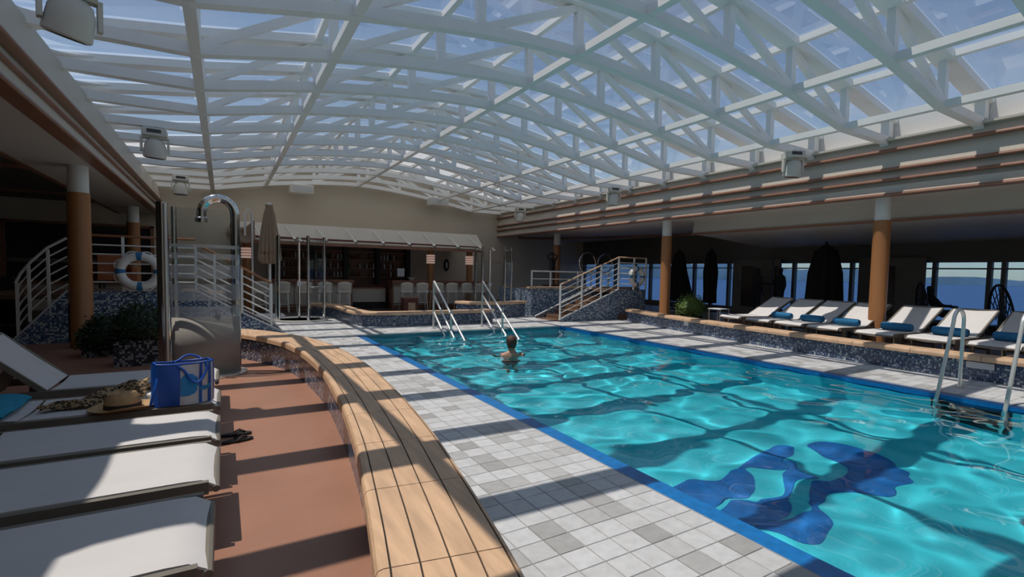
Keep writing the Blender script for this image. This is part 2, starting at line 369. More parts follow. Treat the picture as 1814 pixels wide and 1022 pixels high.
for x, y in spots[300:]:
    w = TP-.006; tf.add([(x, y, 0), (x+w, y, 0), (x+w, y+w, 0), (x, y+w, 0), (x, y, -.005), (x+w, y, -.005), (x+w, y+w, -.005), (x, y+w, -.005)], [(0, 1, 2, 3), (4, 5, 1, 0), (7, 4, 0, 3), (5, 6, 2, 1)])
ob('tile_field', tf, 'deck_tile', floor, kind='stuff')
# terracotta deck on the lounger side
poly = [(XL, YF), (path_x(bc, YF+3), YF)]+[(p.x, p.y) for p in bc]+[(-1.0, 11.4), (-1.0, 13.8), (XL, 13.8)]
ob('floor', MB().prism(poly, -.03, .002), 'terracotta', kind='structure', label='terracotta coloured deck between the loungers and the curved bench')
ob('floor', MB().box(XL, -.9, 13.8, YB, -.2, .0), 'bar_floor', kind='structure', label='dark deck floor beyond the pillars on the lounger side')
ob('floor', MB().box(-.9, 12.6, 18.6, YB, -.2, .0), 'bar_floor', kind='structure', label='dark brown floor in front of the bar')
poly = [(p.x+.1, p.y) for p in cl]+[(XR, 13.55), (XR, YF), (cl[0].x+.1, YF)]
ob('floor', MB().prism(poly, -.1, .2), 'deck_teak', kind='structure', label='brown raised deck under the row of loungers by the windows')
ob('floor', MB().box(12.0, XR, 13.55, YB, -.2, .2), 'deck_teak', kind='structure', label='brown deck beyond the mosaic stair by the windows')
# walls
UX = [-2.5, -.28, 1.5, 3.25, 5.03, 6.8, 8.5, 10.35, 12.32]
UL = [4.50, 4.55, 4.90, 5.14, 5.25, 5.14, 4.92, 4.60, 4.60]
UU = [5.02, 5.36, 5.70, 5.94, 6.05, 5.94, 5.70, 5.38, 5.02]
arch = [(x, z+.1) for x, z in zip(UX, UU)]
ob('wall_back', MB().xz([(XL, 0), (XR, 0), (XR, 3.7), (12.3, 3.7)]+[(12.3, 5.0)]+arch[::-1]+[(-2.66, 5.0), (-2.66, 3.8), (XL, 3.8)], YB, YB+.2), 'beige', kind='structure', label='beige arched end wall behind the bar')
ob('wall_front', MB().xz([(XL, 0), (XR, 0), (XR, 3.7), (12.3, 3.7)]+[(12.3, 5.0)]+arch[::-1]+[(-2.66, 5.0), (-2.66, 3.8), (XL, 3.8)], YF-.2, YF), 'beige', kind='structure', label='beige wall behind the viewer')
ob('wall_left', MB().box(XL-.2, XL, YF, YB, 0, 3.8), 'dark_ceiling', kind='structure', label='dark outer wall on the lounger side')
# side ceilings
ob('ceiling', MB().box(-3.1, -1.86, YF, YB, 3.42, 3.62), 'soffit', kind='structure', label='pale soffit under the ribbed fascia on the lounger side')
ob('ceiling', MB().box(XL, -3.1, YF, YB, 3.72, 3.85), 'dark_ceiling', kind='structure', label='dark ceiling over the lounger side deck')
ob('ceiling', MB().box(12.02, 13.7, YF, YB, 3.42, 3.62), 'soffit', kind='structure', label='pale soffit under the ribbed fascia on the window side')
ob('ceiling', MB().box(13.7, XR, 11.7, YB, 3.42, 3.6), 'soffit', kind='structure', label='beige ceiling above the raised mosaic stair')
ob('ceiling', MB().xz([(13.4, 3.02), (13.44, 3.42), (13.7, 3.62), (XR, 3.0), (XR, 2.74), (14.6, 2.96)], YF, 11.7), 'soffit', kind='structure', label='dropped beige ceiling over the lounger row by the windows')
tr = 0
def trim(mb, label, m='brown_trim'):
    global tr
    tr += 1; return ob('trim_%d' % tr, mb, m, kind='structure', label=label)
trim(MB().box(13.36, 13.42, YF, 11.7, 2.99, 3.05), 'brown strip along the edge of the dropped ceiling')
trim(MB().box(XL, -3.05, 15.5, 15.75, 3.66, 3.73), 'brown beam across the dark ceiling, nearer the pillar')
trim(MB().box(XL, -3.05, 20.6, 20.9, 3.66, 3.73), 'brown beam across the dark ceiling, nearer the end wall')
trim(MB().box(-3.16, -3.05, YF, YB, 3.40, 3.46), 'thin brown strip edging the soffit on the lounger side')
tb = MB().tube([(12.6+4.6*t, 22.2-9.5*t*t, 3.36) for t in [k/10 for k in range(11)]], .05, 8)
trim(tb, 'dark curved ceiling strip above the statue')
# ribbed fascias: panels and brown strips
def fascia(name, label, sgn, xb, ztop, edges):
    t = thing(name, label, None, kind='structure')
    p = lambda d: xb-sgn*d
    zs = [ztop]+edges
    for k in range(len(edges)):
        za = zs[k]-(.03 if k else 0); zb = zs[k+1]+.03
        ob('panel', MB().xz([(p(-.12), za), (p(-.02), za), (p(.05), zb), (p(-.12), zb)], YF, YB-.01), 'cream_panel', t)
        ob('strip', MB().xz([(p(-.1), zs[k+1]+.03), (p(.105), zs[k+1]+.03), (p(.12), zs[k+1]-.01), (p(.105), zs[k+1]-.03), (p(-.1), zs[k+1]-.03)], YF, YB-.01), 'brown_trim', t)
    return t
fascia('wall_right_fascia', 'cream ribbed fascia with brown strips above the window side deck', 1, 12.06, 4.6, [4.36, 3.96, 3.74, 3.43])
fascia('wall_left_fascia', 'shaded beige ribbed fascia with brown strips above the loungers', -1, -1.92, 4.5, [3.9, 3.65, 3.43])
ob('wall_right_upper', MB().box(12.24, 12.36, YF, YB, 4.58, 5.06), 'white_paint', kind='structure', label='white upstand wall between the roof brackets and the ribbed fascia')
ob('wall_right_ledge', MB().box(11.93, 12.3, YF, YB, 4.56, 4.605), 'cream_panel', kind='structure', label='narrow cream ledge on top of the window side fascia')
ob('wall_left_upper', MB().box(-2.66, -2.58, YF, YB, 4.48, 5.06).box(-2.66, -2.0, YF, YB, 4.44, 4.5), 'white_paint', kind='structure', label='white upstand wall above the shaded fascia')
# ---------------------------------------------------------------- glazed roof
def chord(zz, i0, i1, n=5):
    pts = spline([(x, 0, z) for x, z in zip(UX[1:8], zz[1:8])], n)
    return [Vector((UX[0], 0, zz[0]))]+pts+[Vector((UX[8], 0, zz[8]))]
def sweepbar(pts, w, h):
    b = MB()
    for i, p in enumerate(pts):
        d = pts[min(i+1, len(pts)-1)]-pts[max(i-1, 0)]; nrm = Vector((-d.z, 0, d.x)).normalized()
        for sy, sn in ((-1, -1), (1, -1), (1, 1), (-1, 1)): b.v.append(tuple(p+Vector((0, sy*w/2, 0))+nrm*sn*h/2))
    for i in range(len(pts)-1):
        for k in range(4): b.f.append((4*i+k, 4*i+4+k, 4*i+4+(k+1) % 4, 4*i+(k+1) % 4))
    b.f += [(0, 1, 2, 3), (4*len(pts)-1, 4*len(pts)-2, 4*len(pts)-3, 4*len(pts)-4)]
    return b
lc = chord(UL, 0, 8); uc = chord(UU, 0, 8)
parts = [('lower_chord', sweepbar(lc, .16, .15).mesh('lower_chord', 'white_steel')), ('upper_chord', sweepbar(uc, .31, .13).mesh('upper_chord', 'white_steel'))]
for i in range(1, 8): parts.append(('post', MB().bar((UX[i], 0, UL[i]+.05), (UX[i], 0, UU[i]-.05), .12, .13, (1, 0, 0)).mesh('post', 'white_steel')))
for i in range(1, 4):
    parts.append(('diagonal', MB().bar((UX[i], 0, UL[i]+.04), (UX[i+1], 0, UU[i+1]-.06), .10, .11).mesh('diagonal', 'white_steel')))
    j = 8-i; parts.append(('diagonal', MB().bar((UX[j], 0, UL[j]+.04), (UX[j-1], 0, UU[j-1]-.06), .10, .11).mesh('diagonal', 'white_steel')))
for x in (UX[0]+.02, 12.12): parts.append(('bracket', MB().bar((x, 0, 4.47), (x, 0, 5.06), .16, .2, (1, 0, 0)).mesh('bracket', 'white_steel')))
TY = [8.56+1.6*k for k in range(-9, 10)]
for k, y in enumerate(TY):
    lab = 'white arched roof truss, %s from the end wall behind the bar' % ORD[len(TY)-1-k]
    t = thing('roof_truss', lab, None, (0, y, 0), kind='structure', group='white roof trusses')
    for nme, me in parts: ob(nme, me, None, t)
def beam(x, z, w, h, lab): ob('roof_beam', MB().box(x-w/2, x+w/2, YF, YB, z-h/2, z+h/2), 'white_steel', kind='structure', label=lab)
for q, i in enumerate((1, 2, 4, 6, 7)):
    beam(UX[i], UL[i]-.005, .13, .12, 'long white lower roof beam, %s from the lounger side' % ORD[q])
for i in range(2, 8): beam(UX[i], UU[i]+.02, .10, .11, 'long white purlin under the glass, %s from the lounger side' % ORD[i-2])
ob('roof_beam', MB().box(-2.6, -2.44, YF, YB, 4.98, 5.1), 'white_steel', kind='structure', label='white eave beam above the shaded fascia')
ob('roof_beam', MB().box(12.28, 12.44, YF, YB, 5.02, 5.14), 'white_steel', kind='structure', label='white eave beam above the sunlit fascia')
gl = thing('roof_glazing', 'blue tinted glass roof panes over the white trusses', None, kind='structure')
ys = [YF]+TY[1:]+[YB]
for i in range(8):
    n_ = None
    for k in range(len(ys)-1):
        a, b = ys[k]+.02, ys[k+1]-.02
        me = MB().add([(UX[i], a, UU[i]+.085), (UX[i+1], a, UU[i+1]+.085), (UX[i+1], b, UU[i+1]+.085), (UX[i], b, UU[i]+.085)], [(0, 1, 2, 3)]).mesh('pane', 'roof_glass')
        if a > 18.1: me.materials[0] = M['translucent_panel']
        ob('roof_panel' if a > 18.1 else 'pane', me, None, gl)
# scalloped eave plates on the lounger side
ep = MB(); N = 18; w = 1.36
for i in range(N):
    pts = []
    for u in (i/N, (i+1)/N):
        s_ = abs(2*u-1); e = .06+.75*(1-math.sqrt(max(0, 1-s_**2.6))); pts.append((u, e))
    (u0, e0), (u1, e1) = pts
    P = lambda u, e: (-2.48+e*1.05, (u-.5)*w, 5.03+e*1.05*.18)
    ep.add([P(u0, 0), P(u1, 0), P(u1, e1), P(u0, e0)], [(0, 3, 2, 1)])
    q = [P(u0, 0), P(u1, 0), P(u1, e1), P(u0, e0)]; ep.add([(x, y, z-.03) for x, y, z in q], [(0, 1, 2, 3)])
    ep.add([q[3], q[2], (q[2][0], q[2][1], q[2][2]-.03), (q[3][0], q[3][1], q[3][2]-.03)], [(0, 1, 2, 3)])
epm = ep.mesh('eave_plate', 'white_paint')
et = thing('roof_eave_plates', 'white scalloped plates where the glass roof meets the shaded fascia', None, kind='structure')
for k in range(len(TY)-1): ob('eave_plate', epm, None, et, loc=(0, (TY[k]+TY[k+1])/2, 0))
# ---------------------------------------------------------------- pool
ZW = -.07; ZF = -1.45
pool = thing('pool_basin', 'turquoise rectangular swimming pool basin with a bright blue rim', 'pool', (0, 0, 0))
IX0, IX1, IY1 = PX0+.17, PX1-.17, PY1-.17
rim = MB().box(PX0, IX0, PY0, PY1, -.16, -.012).box(IX1, PX1, PY0, PY1, -.16, -.012)
ob('rim', rim, 'pool_blue', pool)
ob('end_rim', MB().box(IX0, IX1, IY1, PY1, -.16, -.012), 'rim_teal', pool)
b = MB().add([(IX0, PY0, ZF), (IX1, PY0, ZF), (IX1, IY1, ZF), (IX0, IY1, ZF), (IX0, PY0, -.1), (IX1, PY0, -.1), (IX1, IY1, -.1), (IX0, IY1, -.1)],
              [(0, 1, 2, 3), (4, 5, 1, 0), (5, 6, 2, 1), (6, 7, 3, 2), (7, 4, 0, 3)])
pf = ob('basin', b, 'pool_floor', pool)
RECV = [pf]
for k, (y0, z) in enumerate(((IY1-.34, -.30), (IY1-.68, -.58), (IY1-1.02, -.86), (IY1-1.36, -1.14))):
    RECV.append(ob('step', MB().cbox(4.2, 7.2, y0, y0+.339 if k else IY1-.002, ZF+.001, z, .02), 'pool_floor', pool))
# emblem on the pool floor
EMB = [[(245,440),(270,410),(330,392),(400,398),(490,400),(530,372),(560,350),(577,300),(605,252),(650,226),(720,221),(758,240),(742,262),(718,282),(705,308),(650,328),(604,332),(582,352),(585,376),(592,402),(576,432),(556,458),(450,460),(420,470),(362,494),(300,478)],
       [(420,523),(450,482),(482,466),(545,468),(610,480),(628,464),(698,440),(712,414),(704,380),(690,346),(700,312),(742,306),(800,330),(870,355),(914,378),(860,390),(785,398),(745,430),(735,460),(752,490),(755,520),(720,540),(640,546),(625,570),(608,595),(570,600),(500,570)],
       [(612,610),(642,548),(720,547),(800,536),(862,524),(870,496),(858,480),(868,464),(850,430),(880,402),(950,394),(1000,372),(1045,350),(1030,320),(985,290),(930,268),(890,245),(860,216),(900,209),(1000,226),(1080,250),(1170,290),(1204,326),(1270,365),(1280,390),(1240,428),(1160,436),(1020,452),(920,480),(905,502),(926,540),(945,590),(938,634),(890,664),(800,669),(700,655),(640,632)]]
def seabed(px, py):
    # pixel on the flat water surface, refracted to the basin floor
    d = (right*(px-CX)+down*(py-CY)+fwd*F).normalized(); t = (ZW-H)/d.z; q = Vector((0, 0, H))+d*t
    sn = math.sqrt(d.x**2+d.y**2)/1.33; h = Vector((d.x, d.y, 0)).normalized(); tan = sn/math.sqrt(1-sn*sn)
    q = q+h*tan*(ZW-ZF); return (q.x, q.y)
em = thing('pool_emblem', 'dark blue wave-shaped emblem inlaid on the pool floor', 'emblem', (0, 0, ZF))
for poly in EMB:
    q_ = [Vector((x, y, 0)) for x, y in poly]; nq = len(q_); sm = []
    for i in range(nq):
        a_, b2, c_, d_ = q_[i-1], q_[i], q_[(i+1) % nq], q_[(i+2) % nq]
        for k in range(3):
            u = k/3; sm.append(.5*((2*b2)+(c_-a_)*u+(2*a_-5*b2+4*c_-d_)*u*u+(3*b2-a_-3*c_+d_)*u**3))
    pts = [seabed(1100+v.x/2.54, 700+v.y/2.54) for v in sm]
    pts = [(min(max(x, IX0+.02), IX1), y) for x, y in pts]
    RECV.append(ob('inlay', MB().prism(pts[::-1] if sum((a[0]*b[1]-b[0]*a[1]) for a, b in zip(pts, pts[1:]+pts[:1])) < 0 else pts, .001, .012), 'emblem', em))
# water
SW = (4.95, 8.85)
rw = random.Random(3)
waves = []
for q in range(30):
    lam = rw.uniform(.32, 1.15); waves.append((2*pi/lam, rw.uniform(0, 2*pi), rw.uniform(0, 2*pi), 0.0031*lam**1.15))
def wz(x, y):
    z = 0
    for k, a, ph, am in waves: z += am*math.sin(k*(x*math.cos(a)+y*math.sin(a))+ph)
    r = math.hypot(x-SW[0], y-SW[1]+.3); z += .010*math.exp(-r/1.6)*math.sin(2*pi*r/.42)
    return z
nx, ny = 150, 400
wm = MB().grid(nx, ny, lambda u, v: (IX0+u*(IX1-IX0), PY0+v*(IY1-PY0), 0))
wm.v = [(x, y, ZW+wz(x, y)) for x, y, z in wm.v]
wo = ob('pool_water', wm, 'water', None, 'all', 'clear turquoise rippling water filling the swimming pool', 'water')
wo.cycles.is_caustics_caster = True
for r_ in RECV: r_.cycles.is_caustics_receiver = True
# ---------------------------------------------------------------- sea, hills
ob('sea', MB().box(19, 9000, -7000, 12000, -16.2, -16), 'sea', kind='structure', label='blue sea beyond the ship windows')
hb = MB(); rh = random.Random(5); pr = []
for k in range(60):
    a = math.radians(84-k*1.35); d = 4200
    hgt = 60+95*math.exp(-((k-34)/13)**2)+18*math.sin(k*.9)+rh.uniform(-8, 8); pr.append((d*math.sin(a), d*math.cos(a), hgt if k > 12 else hgt*.45))
hb.v = [(x, y, -16) for x, y, h in pr]+[(x*1.02, y*1.02, h) for x, y, h in pr]+[(x*1.2, y*1.2, -16) for x, y, h in pr]
for k in range(59): hb.f += [(k+1, k, 60+k, 60+k+1), (60+k+1, 60+k, 120+k, 120+k+1)]
ob('hills', hb, 'hills', None, 'all', 'hazy blue coastal hills seen through the windows', None, kind='structure')
# window wall
wr = thing('wall_right', 'window wall with dark frames facing the sea', None, kind='structure')
ob('head_panel', MB().box(XR-.05, XR+.15, YF, YB, 2.16, 3.5), 'dark_ceiling', wr)
ob('sill_panel', MB().box(XR-.05, XR+.15, YF, YB, 0, .42), 'dark_ceiling', wr)
wy = [4.0, 4.95, 6.35, 7.4]; yy = YF
edges = [-7, -5.5, -4, -2.5, -1, .5, 2, 3.3, 4.75, 5.05, 6.3, 7.2, 8.6, 9.3, 9.75, 10.6, 11.5, 12.6, 13.4, 14.3, 15.2, 16.1, 17, 17.9, 19, 20.5, 22, 23.2]
for k, y in enumerate(edges): ob('mullion', MB().box(XR-.05, XR+.12, y-.05, y+.05, .42, 2.16), 'dark_ceiling', wr)
ob('transom', MB().box(XR-.03, XR+.08, YF, YB, 1.96, 2.0), 'dark_ceiling', wr)
for k in range(len(edges)-1):
    a, b_ = edges[k]+.05, edges[k+1]-.05
    ob('pane', MB().add([(XR+.04, a, .42), (XR+.04, b_, .42), (XR+.04, b_, 2.16), (XR+.04, a, 2.16)], [(0, 1, 2, 3)]), 'window_glass', wr)
# ================================================================== BENCH AND CURBS
def strip_piece(line, i0, i1, prof, gap=.004):
    # sweep a cross-section (offset, z) along polyline points i0..i1
    b = MB(); n = len(prof)
    for i in range(i0, i1+1):
        p = line[i]; d = (line[min(i+1, len(line)-1)]-line[max(i-1, 0)]).normalized()
        q = p+d*(gap if i == i0 else -gap if i == i1 else 0)
        for w, z in prof: b.v.append((q.x+d.y*w, q.y-d.x*w, z))
    for i in range(i1-i0):
        for k in range(n): b.f.append((i*n+k, i*n+(k+1) % n, (i+1)*n+(k+1) % n, (i+1)*n+k))
    b.f.append(tuple(reversed(range(n)))); b.f.append(tuple((i1-i0)*n+k for k in range(n)))
    b.f = [f[::-1] for f in b.f]
    return b
def rect(a, b, z0, z1): return [(a, z0), (b, z0), (b, z1), (a, z1)]
bench = thing('curved_bench', 'long curved slatted teak bench on a mosaic base beside the pool deck', 'bench', (0, 0, 0))
NS = len(bl)
cuts = [0, .06, .173, .29, .403, .516, .55]
for i0 in range(0, NS-3, 3):
    for k in range(6):
        a, b_ = cuts[k]+.004, cuts[k+1]-.004
        if k == 0: prof = [(0.0, .37), (b_, .37), (b_, .45), (.035, .45), (.014, .443), (.003, .425)]
        elif k == 5: prof = [(a, .37), (.55, .37), (.547, .425), (.536, .443), (.52, .45), (a, .45)]
        else: prof = rect(a, b_, .41, .45)
        ob('plank', strip_piece(bl, i0, i0+3, prof, .003), 'teak', bench)
NE = (NS-4)//3*3+3
ob('core', strip_piece(bl, 0, NE, rect(.03, .52, .34, .441), 0), 'caulk', bench)
for w in (.05, .50):
    ln = offset(bl[:NE+1], w); ob('mosaic_side', wallstrip(ln, 0, .37), 'mosaic', bench)
e0 = bl[NE]; d = (bl[NE]-bl[NE-1]).normalized(); ob('mosaic_end', wallstrip([(e0.x+d.y*.05, e0.y-d.x*.05), (e0.x+d.y*.5, e0.y-d.x*.5)], 0, .40), 'mosaic', bench)
def curb(name, label, line, z, width, seg, sgn, step=4, cat='curb'):
    t = thing(name, label, cat)
    n = len(line)
    for i0 in range(0, n-1, step):
        i1 = min(i0+step, n-1)
        prof = [(0, z-.085), (sgn*width*.5-sgn*.003, z-.085), (sgn*width*.5-sgn*.003, z), (sgn*.04, z), (sgn*.014, z-.01), (sgn*.002, z-.035)]
        p2 = rect(sgn*width*.5+sgn*.003, sgn*width, z-.085, z)
        if sgn < 0: prof = prof[::-1]; p2 = p2[::-1]
        ob('cap_board', strip_piece(line, i0, i1, prof, .004), 'teak_cross', t); ob('cap_board', strip_piece(line, i0, i1, p2, .004), 'teak_cross', t)
    pr = rect(sgn*.09, sgn*(width-.02), z-.12, z-.012); ob('core', strip_piece(line, 0, n-1, pr if sgn > 0 else pr[::-1], 0), 'caulk', t)
    ob('mosaic_face', wallstrip(offset(line, sgn*.085), 0, z-.08), 'mosaic', t)
    ob('mosaic_rear', wallstrip(offset(line, sgn*(width-.03)), 0, z-.08), 'mosaic', t)
    return t
rc = curb('mosaic_curb', 'blue mosaic curb with teak cap between the pool deck and window side loungers', cl, .41, .40, .8, 1)
fc = resample(spline([(x, y, 0) for x, y in [(2.5, 19.0), (2.95, 17.7), (3.05, 16.4), (3.1, 15.2), (3.35, 14.5), (4.2, 14.22), (5.5, 14.2), (6.9, 14.25), (7.5, 14.45)]], 10), .25)
curb('mosaic_curb', 'blue mosaic curb with teak cap between the pool and the bar', fc, .41, .42, .8, -1)
fc2 = resample(spline([(x, y, 0) for x, y in [(6.9, 16.6), (7.2, 15.9), (7.9, 15.6), (8.8, 15.7), (9.7, 16.1)]], 10), .25)
curb('mosaic_curb', 'short curved teak topped mosaic curb behind the pool handrails', fc2, .56, .42, .8, -1)
for lab, (x, y, w, h, z) in {'small grey depth plate on the mosaic curb below the shrub': (path_x(cl, 9.85)+.075, 9.85, .16, .12, .26), 'pale rectangular notice plate on the mosaic curb by the pool ladder': (path_x(cl, 3.02)+.07, 3.02, .36, .10, .25)}.items():
    ob('notice_plate', MB().box(x-.012, x+.012, y-w/2, y+w/2, z-h/2, z+h/2), 'sign', None, label=lab, cat='sign')

# ================================================================== COLUMNS
def column(x, y, z0, label, top=3.43, r=.17):
    t = thing('column', label, 'column', (x, y, z0), kind='structure')
    ob('shaft', MB().lathe([(r+.01, 0), (r+.01, .06), (r, .08), (r, 2.92-z0)], 28), 'column_wood', t, True)
    ob('capital', MB().lathe([(r-.015, 2.92-z0), (r-.015, top-z0)], 28), 'white_paint', t, True)
    return t
column(-2.27, 12.75, 0, 'brown wood pillar with white top on the lounger side, beside the stair')
column(-2.36, 20.4, 0, 'brown wood pillar with white top beyond the life ring on the lounger side')
column(12.35, 5.45, .2, 'brown wood pillar with white top standing among the window side loungers')
column(12.55, 12.05, .2, 'brown wood pillar with white top beside the green shrub')
column(13.1, 19.4, .2, 'brown wood pillar with white top near the statue')

# ================================================================== LOUNGERS
def arcsling(x0, x1, y0, y1, zf, n, th=.012, m=1, sag=.02):
    b = MB(); ny = 4
    for s in (0, 1):
        for j in range(ny+1):
            for i in range(n+1):
                u = i/n; v = j/ny; x = x0+(x1-x0)*u; b.v.append((x, y0+(y1-y0)*v, zf(u)-sag*math.sin(pi*v)-s*th))
    k = (n+1)*(ny+1)
    for j in range(ny):
        for i in range(n):
            a = j*(n+1)+i; b.f.append((a, a+1, a+n+2, a+n+1)); b.f.append((k+a, k+a+n+1, k+a+n+2, k+a+1))
    for i in range(n): b.f.append((i+1, i, k+i, k+i+1)); q = ny*(n+1)+i; b.f.append((q, q+1, k+q+1, k+q))
    for j in range(ny):
        a = j*(n+1); b.f.append((a, a+n+1, k+a+n+1, k+a)); a += n; b.f.append((a+n+1, a, k+a, k+a+n+1))
    return b
def make_lounger(label, group, back=25, hinge=1.0, L=1.98, wd=.72, h=.37):
    # local: foot at x=0, head towards +x, y centred
    t = thing('sun_lounger', label, 'sun lounger', group=group)
    hw = wd/2
    for s in (-1, 1):
        ob('side_rail', MB().bar((.05, s*(hw+.02), h-.025), (L-.1, s*(hw+.02), h-.025), .04, .07), 'lounger_frame', t)
        for x in (.22, L-.4): ob('leg', MB().bar((x, s*(hw+.0), .0), (x, s*(hw+.0), h-.05), .055, .06, (1, 0, 0)), 'lounger_frame', t)
    for x in (.22, L-.4): ob('cross_bar', MB().bar((x, -hw, .12), (x, hw, .12), .035, .04), 'lounger_frame', t)
    zf = lambda u: h+.015-.055*max(0, 1-u/.09)**2 if u < .09 else h+.015
    ob('seat_sling', arcsling(0, hinge, -hw+.01, hw-.01, zf, 16), 'sling', t, True)
    ob('foot_bar', MB().tube([(.015, -hw, h-.05), (.015, hw, h-.05)], .02, 8), 'lounger_frame', t, True)
    a = math.radians(back); bl_ = L-hinge
    bx = hinge+.02
    br = ob('backrest', arcsling(0, bl_, -hw+.01, hw-.01, lambda u: .03*u*u, 8), 'sling', t, True)
    br.location = (bx, 0, h+.015); br.rotation_euler = (0, -a, 0)
    for s in (-1, 1): ob('back_rail', MB().bar((0, s*(hw+.005), -.02), (bl_, s*(hw+.005), .01), .03, .045), 'lounger_frame', br)
    ob('head_bar', MB().tube([(bl_, -hw, .02), (bl_, hw, .02)], .018, 8), 'lounger_frame', br, True)
    if back > 5: 
        q = bx+bl_*.6*math.cos(a); zq = h+bl_*.6*math.sin(a)
        ob('prop', MB().bar((q-.02, 0, zq-.03), (q+.15, 0, h-.06), .5, .025), 'lounger_frame', t)
    return t
def rolled_towel(label, loc, m, group=None, rz=0, L=.52, r=.075):
    b = MB(); n = 16; b.v = []
    spi = [(r*(1-.0*k/n)*math.cos(2*pi*k/n), r*math.sin(2*pi*k/n)) for k in range(n)]
    t = thing('rolled_towel', label, 'towel', loc, rz, group)
    prof = [(.02, -L/2), (r*.8, -L/2-.005), (r*.97, -L/2+.02), (r, -L/4), (r*1.02, 0), (r, L/4), (r*.97, L/2-.02), (r*.8, L/2+.005), (.02, L/2)]
    q = MB().lathe(prof, 18)
    q.v = [(x, z, y) for x, y, z in q.v]
    q.f = [f[::-1] for f in q.f]
    o = ob('roll', q, m, t, True); o.location = (0, 0, r)
    fl = MB().box(r*.3, r*1.03, -L/2+.01, L/2-.01, -r*.75, -r*.55); o2 = ob('flap', fl, m, t); o2.location = (0, 0, r)
    return t
GR = 'white loungers by the windows'
RL = [(8.62, 'without a towel beside the little side table'), (7.68, 'with rolled towel, next to the towel-less one'), (6.80, 'third from the shrub, with rolled towel'), (5.93, 'with rolled towel, beyond the pillar'), (4.85, 'with rolled towel, just in front of the pillar'), (3.93, 'with rolled towel, seen behind the pool ladder rail'), (3.0, 'with rolled towel, at the picture edge')]
proto = None
for k, (y, lab) in enumerate(RL):
    lb = 'white sling lounger %s, window side' % lab
    x0 = path_x(cl, y)+.52; rz = math.radians(-3-2.0*max(0, y-4.5))
    if proto is None:
        proto = make_lounger(lb, GR, 27, .98); proto.location = (x0, y, .2); proto.rotation_euler = (0, 0, rz); KIDS[proto.name] = list(proto.children)
        for c_ in proto.children: KIDS[c_.name] = list(c_.children)
        lg = proto
    else: lg = dup(proto, (x0, y, .2), rz, lb)
    if k:
        px_ = x0+.86*math.cos(rz); py_ = y+.86*math.sin(rz)
        rolled_towel('rolled blue towel on the window side lounger, %s from the shrub' % ORD[k], (px_, py_, .578), 'towel_blue', 'rolled towels on the window side loungers', rz, .56, .08)
y = 1.9
for k in range(5):
    y2 = y-.95*k; dup(proto, (path_x(cl, y2)+.52, y2, .2), 0, 'white sling lounger out of view, number %s behind the viewer' % ORD[k]) if False else None
GL_ = 'white loungers on the terracotta deck'
labs = ['nearest white sling lounger, cut off by the bottom picture edge', 'white sling lounger, largest one wholly in view at bottom left', 'half sunlit white sling lounger, second behind the flip-flops side', 'white sling lounger in front of the straw hat and tote bag', 'white sling lounger carrying the straw hat, scarf and tote bag', 'white sling lounger with raised back behind the tote bag']
LY = [1.87, 2.81, 3.76, 4.66, 5.70, 6.92]
p2 = None
for k, y in enumerate(LY):
    if k == 5:
        q = make_lounger(labs[k], GL_, 42, 1.36, 2.05, .78); q.location = (-.05, y, 0); q.rotation_euler = (0, 0, pi)
    elif p2 is None:
        p2 = make_lounger(labs[k], GL_, 3, 1.3, 2.05, .74); p2.location = (-.05, y, 0); p2.rotation_euler = (0, 0, pi); KIDS[p2.name] = list(p2.children)
        for c_ in p2.children: KIDS[c_.name] = list(c_.children)
    else: dup(p2, (-.03 if k > 1 else -.05, y, 0), pi, labs[k])
# ================================================================== THINGS ON THE NEAR LOUNGERS
ZS = .385
# tote bag
bag = thing('tote_bag', 'blue and white tote bag with a profile emblem on a lounger', 'bag', (-.47, 5.28, ZS+.004), math.radians(14))
def bagpt(u, v, side):
    # u along width 0..1, v up 0..1
    x = .40*u; z = .36*v*(1-.03*math.sin(pi*u)); bulge = .10+.04*math.sin(pi*u)*(1-v*.5)
    y = (-1 if side == 0 else 1)*bulge*(1-.25*v)+.12
    return (x+.02*v*math.sin(3*u), y+.012*math.sin(9*u+3*v), z)
ob('front_panel', MB().grid(16, 10, lambda u, v: bagpt(u, v, 0)), 'bag_white', bag, True)
ob('back_panel', MB().grid(16, 10, lambda u, v: bagpt(1-u, v, 1)), 'bag_white', bag, True)
for e_, nm in ((0, 'side_gusset'), (1, 'side_gusset')):
    ob(nm, MB().grid(6, 8, lambda u, v: tuple(Vector(bagpt(e_, v, 0)).lerp(Vector(bagpt(e_, v, 1)), u)+Vector(((.03*math.sin(pi*u)*(1 if e_ else -1)), 0, 0)))), 'bag_blue', bag, True)
ob('blue_panel', MB().grid(5, 8, lambda u, v: tuple(Vector(bagpt(.0+.36*u, v, 0))+Vector((0, -.004, 0)))), 'bag_blue', bag, True)
ob('base', MB().grid(8, 4, lambda u, v: tuple(Vector(bagpt(u, 0, 0)).lerp(Vector(bagpt(u, 0, 1)), v))), 'bag_blue', bag)
ob('rim_tape', MB().tube([Vector(bagpt(k/12, 1, 0)) for k in range(13)]+[Vector(bagpt(1-k/12, 1, 1)) for k in range(13)], .009, 6, closed=True), 'bag_blue', bag, True)
for side in (0, 1):
    for u0, u1 in ((.30, .84),):
        A = Vector(bagpt(u0, .98, side)); B = Vector(bagpt(u1, .98, side)); dy = -.05 if side == 0 else .06
        pts = [A]+[A.lerp(B, k/10)+Vector((.03, dy*math.sin(pi*k/10), (.05 if side else -.0)*math.sin(pi*k/10)+(.0 if side else -.16*math.sin(pi*k/10)))) for k in range(1, 10)]+[B]
        ob('handle', MB().tube(pts, .011, 6), 'bag_blue', bag, True)
st = MB().tube([(-.0, .05, .24), (-.02, .0, .17), (-.045, -.01, .09), (-.055, .0, .03)], .01, 6); ob('handle', st, 'bag_blue', bag, True)
